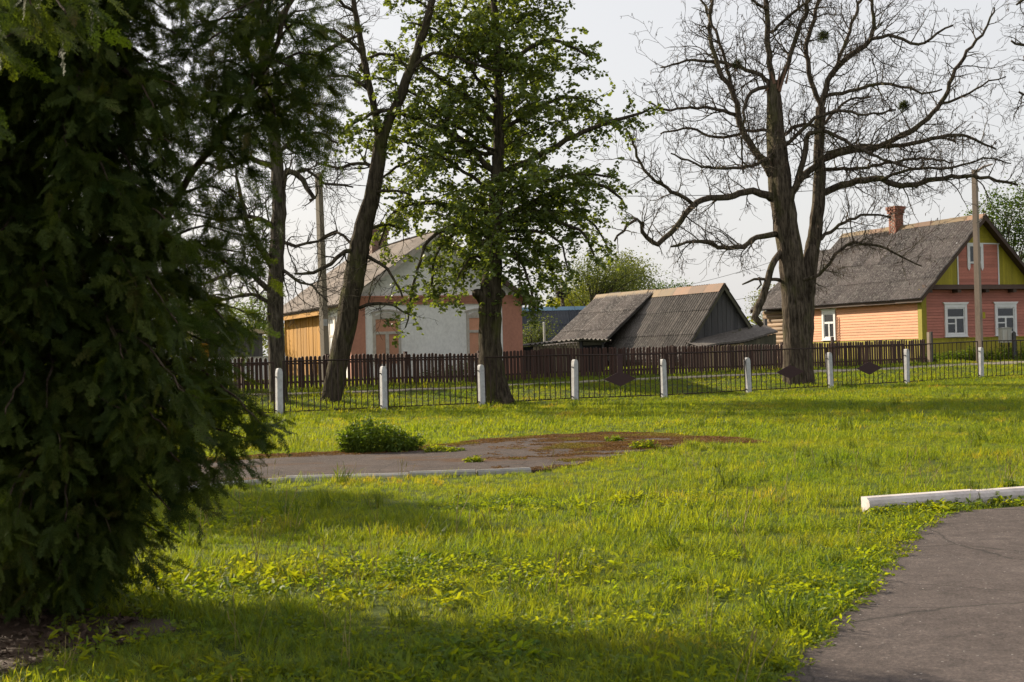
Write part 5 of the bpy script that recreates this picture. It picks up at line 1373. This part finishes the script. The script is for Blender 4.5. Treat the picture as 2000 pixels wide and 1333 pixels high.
T.mb.build('limbs', 'bark_locust', tr, True); tag(T.tw.build('twigs', 'bark_locust', tr), kind='stuff')

# ------------------------------------------------------------------ conifer (arborvitae) in the foreground
def frond(seed, mat='thuja_leaf'):
    """flat fan spray of unit length along +X, side sprays in the XY plane, tip drooping"""
    r = random.Random(seed); V = []; Fs = []
    def strip(a, b, w0, w1):
        a = Vector(a); b = Vector(b); d = (b - a).normalized(); s = Vector((-d.y, d.x, 0)).normalized(); k = len(V)
        for p in (a - s * w0, a + s * w0, b + s * w1, b - s * w1): V.append(tuple(p))
        Fs.append((k, k + 1, k + 2, k + 3))
    def axis(t): return Vector((t, 0.05 * math.sin(t * 3 + seed), -0.16 * t * t))
    n = 6
    for i in range(n): strip(axis(i / n), axis((i + 1) / n), 0.013, 0.011)
    m = 8
    for i in range(m):
        for sgn in (-1, 1):
            t = (i + 0.35 + 0.25 * (sgn > 0)) / m; a = axis(t)
            L = (0.27 * (1 - t) ** 0.8 + 0.07) * r.uniform(0.6, 1.3); ang = R(r.uniform(24, 42)) * sgn
            d = Vector((math.cos(ang), math.sin(ang), r.uniform(-.25, .05))); e = a + d * L
            strip(a, e, 0.011, 0.008)
            q = 4 if L > 0.25 else 3
            for j in range(q):
                for s2 in (-1, 1):
                    b = a + d * L * ((j + 0.6) / q); an2 = ang + s2 * R(r.uniform(35, 50)); l2 = L * 0.34 * (1.1 - 0.5 * j / q) + 0.02
                    strip(b, b + Vector((math.cos(an2), math.sin(an2), r.uniform(-.35, .2))) * l2, 0.013, 0.006)
    return np_mesh('frond_%d' % seed, V, Fs, mat)
FRONDS = [frond(i) for i in range(6)]

class Thuja:
    def __init__(s, seed): s.r = random.Random(seed); s.mb = MB(); s.pos = []; s.rot = []; s.scl = []
    def add(s, p, d, size):
        r = s.r; d = d.normalized(); sd = rv(r); sd = (sd - d * sd.dot(d)).normalized(); n = d.cross(sd)
        M = Matrix(((d.x, sd.x, n.x), (d.y, sd.y, n.y), (d.z, sd.z, n.z)))
        s.pos.append(tuple(p)); s.rot.append(tuple(M.to_euler())); s.scl.append(size)
    def bough(s, start, tip, dens=13.0, rad=0.012, f0=0.25, size=(0.08, 0.17), hang=0.5, brl=(0.10, 0.30)):
        r = s.r; start = Vector(start); tip = Vector(tip); L = (tip - start).length
        md = start.lerp(tip, 0.55) + Vector((0, 0, 0.13 * L)) + rv(r) * 0.05 * L
        pts, rad_ = smooth_path([start, md, tip], [rad, rad * 0.7, 0.004], 0.08, 0.012, r); s.mb.tube(pts, rad_, 5)
        c = int(L * (1 - f0) * dens) + 2
        for k in range(c):
            t = f0 + (1 - f0) * (k + r.random()) / c; i = min(len(pts) - 1, max(1, int(t * (len(pts) - 1)))); tg = (pts[i] - pts[i - 1]).normalized()
            d = (tg * 0.9 + rv(r) * 0.75 + Vector((0, 0, -0.25))).normalized(); p = pts[i].copy(); l = r.uniform(*brl); n = max(2, int(l / 0.06))
            for j in range(n):
                d = (d + Vector((0, 0, -0.2 * hang)) + rv(r) * 0.22).normalized(); p = p + d * (l / n)
                s.add(p, d + rv(r) * 0.8 + Vector((0, 0, -hang * 0.5)), r.uniform(*size))
        for k in range(5): s.add(pts[-1], (pts[-1] - pts[-2]).normalized() + rv(r) * 0.5 + Vector((0, 0, -hang * 0.4)), r.uniform(*size))

CB = G(118, 1182)
ct = thing('arborvitae', 'large dark green arborvitae filling the left edge of the foreground', 'tree')
C = Thuja(5); r = C.r
trunk = [CB + Vector((0, 0, -0.15)), CB + Vector((0.0, 0, 0.6)), CB + Vector((-0.04, 0.05, 1.6)), CB + Vector((0.02, 0.1, 2.8)), CB + Vector((0, 0.1, 4.0)), CB + Vector((0.05, 0.1, 5.4))]
p_, q_ = smooth_path(trunk, [0.1, 0.075, 0.065, 0.055, 0.04, 0.01], 0.15, 0.01, r); C.mb.tube(p_, q_, 10, 0.1)
for (dx, tx, ty) in ((-0.22, -40, 560), (0.2, 260, 620), (-0.5, -120, 700)):
    a = CB + Vector((dx, r.uniform(-.15, .2), -0.05)); b = P(tx, ty, 8.0 + r.uniform(-.4, .6)); p2, q2 = smooth_path([a, a.lerp(b, 0.4) + Vector((0.05, 0, 0)), b], [0.035, 0.028, 0.012], 0.12, 0.012, r); C.mb.tube(p2, q2, 6)
stem2 = [CB + Vector((0.03, 0.05, 0.9)), P(300, 470, 7.9), P(440, 250, 7.9), P(540, 80, 7.9), P(590, -90, 7.9), P(610, -330, 7.9)]
s2p, s2r = smooth_path(stem2, [0.03, 0.022, 0.018, 0.015, 0.011, 0.005], 0.12, 0.015, r); C.mb.tube(s2p, s2r, 7)
def trunk_pt(z):
    return min(p_, key=lambda q: abs(q.z - z)).copy()
def tip(px, py, Y, dens=13, up=None, **k):
    t = P(px - 28, py - 12, Y); z = max(0.25, t.z + (r.uniform(-0.1, 0.45) if up is None else up)); C.bough(trunk_pt(CB.z + z if z < 6 else 6), t, dens, **k)
# right-hand outline, from the ground up
for px, py, Y in [(300, 1110, 7.9), (250, 1120, 8.2), (335, 1050, 8.0), (90, 1120, 7.7), (190, 1140, 7.8), (20, 1130, 7.6), (140, 1150, 7.5), (60, 1155, 7.9), (230, 1150, 8.1), (-30, 1150, 7.8), (362, 1010, 7.7), (402, 965, 7.9), (438, 925, 8.1), (478, 900, 7.8), (512, 868, 7.9), (535, 838, 7.8), (500, 845, 8.3), (455, 880, 7.5), (525, 812, 8.1), (470, 800, 8.2),
                  (445, 762, 8.0), (420, 790, 7.6), (440, 720, 8.2), (460, 690, 8.3), (490, 652, 8.5), (505, 622, 8.4), (470, 640, 8.0), (430, 668, 7.8), (405, 640, 8.2), (425, 598, 8.3), (372, 612, 7.7), (398, 570, 8.1), (370, 540, 8.0), (345, 500, 7.8), (385, 488, 8.3)]:
    tip(px, py, Y - 0.35, 22)
# body
for k in range(330):
    py = r.uniform(-150, 1085); lim = float(np.interp(py, [-150, 0, 300, 480, 600, 760, 850, 950, 1050, 1130], [385, 405, 395, 365, 370, 395, 440, 380, 285, 230]))
    px = r.uniform(-190, lim); tip(px, py, r.uniform(6.9, 8.0) if px > 240 else r.uniform(6.9, 8.8) if px > 60 else r.uniform(6.6, 8.8), 40 if px < 300 else 24)
for k in range(26):
    tip(r.uniform(-80, 260), r.uniform(1060, 1165), r.uniform(7.4, 8.4), 22, up=0.35)
for k in range(80):
    tip(r.uniform(-460, -170), r.uniform(-100, 1060), r.uniform(6.8, 8.8), 16)
# upper boughs reaching right from the second stem
def tip2(px, py, Y, dens=13, **k):
    px = 530 + (px - 530) * 0.8; t = P(px, py, Y); st = min(s2p, key=lambda q: abs(q.z - (t.z + r.uniform(-0.15, 0.25)))).copy(); C.bough(st, t, dens, 0.01, 0.1, **k)
for px, py, Y in [(668, 165, 8.8), (655, 205, 8.7), (640, 245, 8.9), (600, 262, 8.7), (645, 110, 8.6), (630, 60, 8.8), (620, 20, 9.0), (590, 40, 8.6), (575, 130, 8.5), (600, 180, 8.6), (540, 230, 8.6), (545, 160, 9.1), (610, 130, 9.1),
                  (480, 170, 8.4), (470, 60, 8.7), (520, 60, 9.0), (500, 0, 8.8), (560, -40, 8.8), (600, -70, 8.9), (490, 250, 8.3), (470, 330, 8.4), (455, 400, 8.5), (465, 460, 8.5), (440, 520, 8.5), (480, 500, 8.7), (405, 250, 8.3), (395, 120, 8.3), (400, 40, 8.4)]:
    tip2(px, py, Y - 0.95, 32)
for k in range(16):
    tip2(r.uniform(310, 560), r.uniform(-40, 260), r.uniform(7.3, 8.2), 9)
# tops and sides out of the frame
for k in range(80):
    z = r.uniform(3.2, 5.3); a = r.uniform(0, 6.28); R_ = float(np.interp(z, [3, 4.2, 5.4], [1.2, 0.9, 0.2])); q = trunk_pt(min(5.3, z + 0.1))
    C.bough(q, q + Vector((math.cos(a) * R_, math.sin(a) * R_, r.uniform(-.1, .3))), 12)
# two boughs hanging close to the lens
for px, py, Y in [(60, 10, 5.0), (130, 30, 5.2), (-10, 70, 4.8), (175, -5, 5.4), (-30, 240, 5.0)]:
    t = P(px, py, Y); C.bough(t + Vector((-0.45, 0.75, 0.35)), t, 14, 0.008, 0.2, (0.1, 0.18), 0.6, (0.08, 0.2))
bst = [CB + Vector((0, 0, 2.9)), CB + Vector((-0.3, -1.6, 3.0)), CB + Vector((-0.1, -3.2, 2.6))]
a_, b_ = smooth_path(bst, [0.035, 0.025, 0.012], 0.15, 0.02, r); C.mb.tube(a_, b_, 6)
C.mb.build('trunk', 'bark_thuja', ct, True)
n = len(C.pos); print('fronds', n)
o = scatter('foliage', np.array(C.pos), np.array(C.rot), np.array(C.scl), nrg.integers(0, 6, n), FRONDS, ct); tag(o, kind='stuff')
# litter of hanging dead sprigs and stems under it
# second arborvitae just outside the left edge; it throws the long shade across the middle lawn
ct2 = thing('arborvitae', 'second arborvitae standing left of the frame whose shade crosses the lawn', 'tree')
D = Thuja(9); r2 = D.r; cb = Vector((-12.0, 19.6, hz(-12.0, 19.6)))
pp2, qq2 = smooth_path([cb + Vector((0, 0, -0.1)), cb + Vector((0.05, 0, 3)), cb + Vector((0, 0.05, 6.4))], [0.14, 0.1, 0.02], 0.3, 0.02, r2); D.mb.tube(pp2, qq2, 8, 0.1)
for k in range(210):
    z = 0.7 + 5.7 * (k / 210) ** 0.85; a = r2.uniform(0, 6.28); R_ = float(np.interp(z, [0.5, 2, 4.0, 5.4, 6.5], [1.6, 2.1, 2.1, 1.5, 0.3])) * r2.uniform(0.75, 1.1)
    s0 = min(pp2, key=lambda q: abs(q.z - z)).copy(); D.bough(s0, s0 + Vector((math.cos(a) * R_, math.sin(a) * R_, r2.uniform(-.2, .4))), 6, 0.016, 0.3, (0.3, 0.5), 0.5, (0.2, 0.5))
D.mb.build('trunk', 'bark_thuja', ct2, True)
o = scatter('foliage', np.array(D.pos), np.array(D.rot), np.array(D.scl), nrg.integers(0, 6, len(D.pos)), FRONDS, ct2); tag(o, kind='stuff')

# ------------------------------------------------------------------ leafy weed clump on the pad edge
def clump(name, label, c, w, h, n, mat, seed, lsz=(0.05, 0.09), cat='plant', group=None, depth=0.6):
    rr = random.Random(seed); t = thing(name, label, cat, c, 0, group); m = MB(); pos = []; sz = []
    for i in range(n):
        a = rr.uniform(0, 6.28); q = math.sqrt(rr.random()); x, y = math.cos(a) * q * w, math.sin(a) * q * w * depth
        hh = h * (1 - 0.55 * q ** 2.2) * rr.uniform(0.7, 1.1) * (1 + 0.25 * math.sin(x * 5 + seed)); p = Vector((x, y, -0.02)); d = Vector((x * 0.5, y * 0.5, 1)).normalized(); pts = [p.copy()]; k = max(3, int(hh / 0.07))
        for j in range(k):
            d = (d + rv(rr) * 0.1).normalized(); p = p + d * hh / k; pts.append(p.copy())
            for _ in range(2):
                if j > 0 or rr.random() < .4: pos.append(tuple(p + rv(rr) * 0.02)); sz.append(rr.uniform(*lsz) * (1.1 - 0.3 * j / k))
        m.tube(pts, [0.004] * len(pts), 3, cap=False)
    m.build('stems', mat, t); o = put('leaves', leaf_mesh('leaves', pos, np.array(sz), mat, seed, 0.2, 0.5), t); tag(o, kind='stuff')
    return t
bc = G(742, 888); clump('weed_bush', 'bushy green weed clump at the edge of the old asphalt pad', (bc.x, bc.y + 0.25, bc.z + 0.02), 0.58, 0.46, 330, 'nettle_leaf', 3)
bc = G(866, 886); clump('weed_tuft', 'low trailing weed tuft just right of the bushy clump', (bc.x, bc.y, bc.z + 0.04), 0.28, 0.1, 60, 'weed_leaf', 4, (0.04, 0.06))
bc = G(925, 907); clump('weed_tuft', 'tiny green tuft growing alone in the middle of the asphalt pad', (bc.x, bc.y, bc.z + 0.05), 0.13, 0.07, 34, 'weed_leaf', 5, (0.04, 0.06))
bc = G(1196, 866); clump('weed_tuft', 'small yellow-green tuft in the rusty moss at the right of the pad', (bc.x, bc.y, bc.z + 0.05), 0.14, 0.07, 30, 'weed_leaf', 6, (0.04, 0.06))
bc = G(1258, 880); clump('weed_tuft', 'thin green tuft at the lower right tip of the asphalt pad', (bc.x, bc.y, bc.z + 0.05), 0.2, 0.09, 40, 'weed_leaf', 7, (0.04, 0.06))
for i, (px, py, w, h, lb) in enumerate([(1930, 985, 0.12, 0.1, 'dandelion rosette with ragged leaves at the kerb foot'), (1862, 990, 0.08, 0.07, 'small weed sprig at the crack of the white kerb'), (1980, 972, 0.1, 0.14, 'tall weed leaning on the kerb at the right edge')]):
    bc = G(px, py); clump('kerb_weed', lb, (bc.x, bc.y, bc.z + 0.02), w, h, 26, 'nettle_leaf', 20 + i, (0.04, 0.08))
# garden growth in front of the peach house
for i, (px, py, Y, w, h, lb) in enumerate([(1845, 706, 56.4, 0.9, 0.5, 'tall weeds under the left front window of the peach house'), (1888, 705, 56.6, 0.6, 0.62, 'tall weeds just left of the right utility pole'), (1945, 702, 56.4, 0.9, 0.55, 'tall weeds around the legs of the metal cabinet'), (1990, 700, 57.0, 0.9, 0.6, 'tall weeds right of the metal cabinet'), (1812, 712, 54.6, 0.4, 0.3, 'low weeds at the right end of the picket fence')]):
    c = P(px, py, Y); clump('garden_weeds', lb, (c.x, c.y, hz(c.x, c.y)), w, h, 120, 'nettle_leaf', 30 + i, (0.07, 0.12))
for i, (px, Y, h, lb) in enumerate([(850, 44.6, 0.5, 'dark garden plants behind the pickets below the white facade'), (905, 45.2, 0.55, 'dark garden plants behind the pickets left of the linden trunk')]):
    c = P(px, 745, Y); clump('flower_bed_plant', lb, (c.x, c.y, hz(c.x, c.y)), 0.6, h, 90, 'nettle_leaf', 50 + i, (0.06, 0.1))

# ------------------------------------------------------------------ grass and ground cover
def tuft(seed, nb, h, spread, w, bend=0.5, mat='grass_blade', stalk=0):
    r = random.Random(seed); V = []; Fs = []
    for b in range(nb):
        a = r.uniform(0, 6.28); q = math.sqrt(r.random()) * spread; x, y = math.cos(a) * q, math.sin(a) * q
        hh = h * r.uniform(0.45, 1.15); ba = r.uniform(0, 6.28); bx, by = math.cos(ba), math.sin(ba); bd = bend * r.uniform(0.3, 1.3); ww = w * r.uniform(0.7, 1.3)
        sx, sy = -by * ww / 2, bx * ww / 2; k = len(V)
        for (t, wf) in ((0, 0.8), (0.45, 1.0), (0.8, 0.65)):
            ox, oy = bx * bd * hh * t * t, by * bd * hh * t * t; z = hh * t * (1 - 0.25 * bd * t)
            V += [(x + ox - sx * wf, y + oy - sy * wf, z), (x + ox + sx * wf, y + oy + sy * wf, z)]
        V += [(x + bx * bd * hh - sx * .08, y + by * bd * hh - sy * .08, hh * (1 - 0.3 * bd)), (x + bx * bd * hh + sx * .08, y + by * bd * hh + sy * .08, hh * (1 - 0.3 * bd))]
        for j in range(3): Fs.append((k + 2 * j, k + 2 * j + 1, k + 2 * j + 3, k + 2 * j + 2))
    return np_mesh('tuft_%d' % seed, V, Fs, mat)
def cover(seed, nl, rad, h, lsz, mat='weed_leaf', aspect=0.8):
    g = np.random.default_rng(seed); a = g.uniform(0, 6.28, nl); q = np.sqrt(g.random(nl)) * rad
    pos = np.stack([np.cos(a) * q, np.sin(a) * q, h * g.uniform(0.3, 1.0, nl) * (1 - 0.4 * (q / rad) ** 2)], -1)
    return leaf_mesh('cover_%d' % seed, pos, g.uniform(0.7, 1.3, nl) * lsz, mat, seed, 0.15, aspect)
def stalks(seed):
    r = random.Random(seed); m = MB()
    for i in range(3):
        x, y = r.uniform(-.06, .06), r.uniform(-.06, .06); h = r.uniform(0.18, 0.34); dx, dy = r.uniform(-.08, .08), r.uniform(-.08, .08)
        m.tube([(x, y, 0), (x + dx * .4, y + dy * .4, h * .6), (x + dx, y + dy, h)], [0.0028, 0.0022, 0.002], 3)
        if r.random() < .7: m.tube([(x + dx, y + dy, h), (x + dx * 1.1, y + dy * 1.1, h + 0.05)], [0.005, 0.002], 4)
    return m.mesh('stalk_%d' % seed, 'dry_stalk')

BODY = [[(0, 0), (0, 0)]]
def grass_points(dens, y0, y1, xl, xr):
    """random points in a strip of lawn, xl/xr give the half-width rule as a function of y"""
    A = (y1 - y0) * (max(xr(y0), xr(y1)) - min(xl(y0), xl(y1))); n = int(A * dens)
    y = nrg.uniform(y0, y1, n); x = nrg.uniform(min(xl(y0), xl(y1)), max(xr(y0), xr(y1)), n)
    k = (x > xl(y)) & (x < xr(y)); x, y = x[k], y[k]
    keep = ~inpoly(x, y, PATH) & ~inpoly(x, y, PATCH2)
    keep &= ~(inpoly(x, y, ROAD) & (nrg.random(len(x)) < 0.93))
    lit = inpoly(x, y, LITTER); keep &= ~(lit & (nrg.random(len(x)) < 0.9))
    # not inside the houses
    for (ox, oy, yaw, w, l) in ((RHX, RHY, YAW, RW, 12.0), (LX, LY, LYAW, LW, LL), (6.59, 54.19, SY, SW_, SL)):
        lx = (x - ox) * math.cos(yaw) + (y - oy) * math.sin(yaw); ly = -(x - ox) * math.sin(yaw) + (y - oy) * math.cos(yaw)
        keep &= ~((lx > -0.05) & (lx < w) & (ly > -0.05) & (ly < l))
    return x[keep], y[keep]
xl = lambda y: -0.40 * np.asarray(y) - 0.8
xr = lambda y: 0.40 * np.asarray(y) + 0.8
def lay(name, label, x, y, scl, idx, src, tilt=0.12):
    n = len(x); pts = np.stack([x, y, H(x, y) - 0.004], -1)
    rot = np.stack([nrg.normal(0, tilt, n), nrg.normal(0, tilt, n), nrg.uniform(0, 6.28, n)], -1)
    o = scatter(name, pts, rot, scl, idx, src); tag(o, label, 'grass', None, 'stuff'); return o

near_src = [tuft(i, 30, 0.075, 0.055, 0.0034, 0.75) for i in range(5)] + [tuft(10 + i, 16, 0.125, 0.045, 0.004, 0.8) for i in range(3)]
x, y = grass_points(330, 3.6, 10.5, xl, xr); n = len(x)
v = vnoise(x * 1.6, y * 1.6) ; v2 = vnoise(x * 5, y * 5, 1)
keep = nrg.random(n) < 0.45 + 0.8 * v2; x, y, v = x[keep], y[keep], v[keep]; n = len(x)
lay('lawn_grass_near', 'fine uneven grass of the nearest lawn', x, y, (0.42 + 0.7 * v) * nrg.uniform(0.7, 1.25, n), np.where(nrg.random(n) < 0.15 + 0.35 * (v > 0.55), nrg.integers(5, 8, n), nrg.integers(0, 5, n)), near_src)
mid_src = [tuft(30 + i, 28, 0.08, 0.09, 0.0048, 0.75) for i in range(5)] + [tuft(40 + i, 16, 0.14, 0.07, 0.005, 0.7) for i in range(2)]
x, y = grass_points(150, 10.3, 22, xl, xr); n = len(x); v = vnoise(x * 0.9, y * 0.9); v2 = vnoise(x * 3, y * 3, 1)
keep = nrg.random(n) < 0.4 + 0.9 * v2; x, y, v = x[keep], y[keep], v[keep]; n = len(x)
lay('lawn_grass_middle', 'uneven grass across the middle of the lawn', x, y, (0.4 + 0.7 * v) * nrg.uniform(0.7, 1.25, n), np.where(nrg.random(n) < 0.12 + 0.25 * (v > 0.6), nrg.integers(5, 7, n), nrg.integers(0, 5, n)), mid_src)
far_src = [tuft(50 + i, 24, 0.085, 0.16, 0.009, 0.75) for i in range(5)] + [tuft(60, 12, 0.19, 0.1, 0.01, 0.6)]
x, y = grass_points(42, 21.5, 44, xl, xr); n = len(x); v = vnoise(x * 0.6, y * 0.6); v2 = vnoise(x * 2, y * 2, 1)
s_ = (x - FA.x) * FN.x + (y - FA.y) * FN.y
keep = nrg.random(n) < 0.5 + 0.8 * v2; x, y, v, s_ = x[keep], y[keep], v[keep], s_[keep]; n = len(x)
lay('lawn_grass_far', 'grass of the far lawn along the iron fence', x, y, (0.5 + 0.7 * v + 0.35 * (np.abs(s_) < 0.12)) * nrg.uniform(0.75, 1.25, n), np.where(nrg.random(n) < 0.1, 5, nrg.integers(0, 5, n)), far_src)
x, y = grass_points(20, 43.5, 68, xl, xr); n = len(x); v = vnoise(x * 0.6, y * 0.6)
lay('verge_grass', 'grass between the iron fence and the houses', x, y, (0.7 + 0.8 * v) * nrg.uniform(0.8, 1.3, n), nrg.integers(0, 5, n), far_src)
# scattered coarse tufts
x, y = grass_points(1.3, 6.5, 34, xl, xr); n = len(x); m1 = vnoise(x * 0.5 + 9, y * 0.5, 2); keep = nrg.random(n) < (m1 - 0.3) * 1.6; x, y = x[keep], y[keep]; n = len(x)
lay('coarse_tufts', 'coarse darker grass tufts standing out of the lawn', x, y, nrg.uniform(0.6, 1.35, n), nrg.integers(0, 3, n), [tuft(80 + i, 46, 0.2, 0.09, 0.0065, 0.6, 'tuft_blade') for i in range(3)])
# moss cushions on the old pad: thick along its back edge and over its right half
def in_pad(n):
    xs = [p[0] for p in PATCH2]; ys = [p[1] for p in PATCH2]
    x = nrg.uniform(min(xs), max(xs), n); y = nrg.uniform(min(ys), max(ys), n); k = inpoly(x, y, PATCH2); return x[k], y[k]
x, y = in_pad(60000); bk = np.array([(p.x, p.y) for p in rest[2:]]); dd = np.full(len(x), 9.0)
for a, b in zip(bk[:-1], bk[1:]):
    ab = b - a; t = np.clip(((x - a[0]) * ab[0] + (y - a[1]) * ab[1]) / (ab @ ab), 0, 1); dd = np.minimum(dd, np.hypot(x - a[0] - t * ab[0], y - a[1] - t * ab[1]))
ns = 0.6 * vnoise(x * 0.9, y * 1.9, 1) + 0.4 * vnoise(x * 3.1, y * 4.5, 2)
pr = np.clip(sstep(0.9, 0.05, dd) * 1.3 * ns + sstep(-0.6, 2.2, x) * sstep(0.44, 0.62, ns) * 0.9, 0, 1)
keep = nrg.random(len(x)) < pr; x, y = x[keep], y[keep]; n = len(x)
pts = np.stack([x, y, H(x, y) + 0.026], -1); rot = np.stack([np.zeros(n), np.zeros(n), nrg.uniform(0, 6.28, n)], -1)
o = scatter('pad_moss', pts, rot, nrg.uniform(0.5, 1.3, n), np.where(vnoise(x * 1.2, y * 2, 3) > 0.62, nrg.integers(2, 4, n), nrg.integers(0, 2, n)), [cover(90, 34, 0.055, 0.010, 0.016, 'rust_moss'), cover(91, 34, 0.065, 0.008, 0.017, 'rust_moss'), cover(92, 34, 0.055, 0.012, 0.017, 'green_moss'), cover(93, 30, 0.06, 0.010, 0.017, 'green_moss')])
tag(o, 'rusty moss cushions spread over the old asphalt pad', 'moss', None, 'stuff')
# ground cover, broad leaves and stalks in the foreground
cov_src = [cover(i, 60, 0.09, 0.065, 0.021) for i in range(4)] + [cover(10 + i, 24, 0.08, 0.07, 0.034, 'weed_leaf', 0.55) for i in range(3)] + [cover(20 + i, 14, 0.06, 0.085, 0.056, 'weed_leaf', 0.36) for i in range(2)]
x, y = grass_points(70, 3.6, 13, xl, xr); n = len(x); m1 = vnoise(x * 0.8 + 40, y * 0.8, 2); m2 = vnoise(x * 2.6, y * 2.6, 3)
pr = np.clip((m1 - 0.42) * 2.2, 0, 1) * np.clip(m2 * 1.5, 0, 1) + 0.35 * sstep(-1, 2.5, x) * sstep(10, 6, y) * m2 + 0.25 * sstep(9, 7, y) * m2
keep = nrg.random(n) < pr * 1.5; x, y = x[keep], y[keep]; n = len(x)
c = vnoise(x * 1.3, y * 1.3, 1)
idx = np.where(c < 0.5, nrg.integers(0, 4, n), np.where(nrg.random(n) < 0.6, nrg.integers(4, 7, n), nrg.integers(7, 9, n)))
lay('ground_cover', 'broad-leaved ground cover among the near grass', x, y, nrg.uniform(0.7, 1.3, n), idx, cov_src, 0.18)
# overhanging fringe along the path edge and the kerb end
ex, ey = [], []
for a, b in zip(pe[:-1], pe[1:]):
    for k in range(int((b - a).length * 80)):
        t = nrg.random(); q = a.lerp(b, t); ex.append(q.x - abs(nrg.normal(0, 0.32)) + 0.07); ey.append(q.y + nrg.normal(0, 0.05))
for k in range(130):
    t = nrg.random() * 0.62; q = Vector((K0.x, K0.y)) + kd * t - kn * (0.02 + abs(nrg.normal(0, 0.12))); ex.append(q.x); ey.append(q.y)
ex, ey = np.array(ex), np.array(ey); n = len(ex)
lay('edge_weeds', 'low weeds creeping over the asphalt path edge', ex, ey, nrg.uniform(0.4, 1.0, n), nrg.choice([0, 1, 2, 3, 0, 1, 2, 3, 4, 5, 6, 7, 8], n), cov_src, 0.25)
x, y = grass_points(2.4, 4.2, 16, xl, xr); n = len(x); m1 = vnoise(x * 0.7, y * 0.7, 3); keep = nrg.random(n) < m1; x, y = x[keep], y[keep]; n = len(x)
lay('dry_stalks', 'thin dry stalks standing above the grass', x, y, nrg.uniform(0.6, 1.1, n), nrg.integers(0, 3, n), [stalks(i) for i in range(3)])
# fallen leaf litter on the bare soil under the conifer
n = 2600; a = nrg.uniform(0, 6.28, n); q = np.sqrt(nrg.random(n)) * 1.5; x = -3.0 + 0.75 * q * np.cos(a); y = 6.85 + q * np.sin(a)
lm = leaf_mesh('leaf_litter', np.stack([x, y, H(x, y) + 0.014 + nrg.random(n) * 0.02], -1), nrg.uniform(0.02, 0.05, n), 'litter', 8, 0.0, 0.6)
tag(put('leaf_litter', lm), 'brown fallen leaf litter under the arborvitae', 'leaf litter', None, 'stuff')
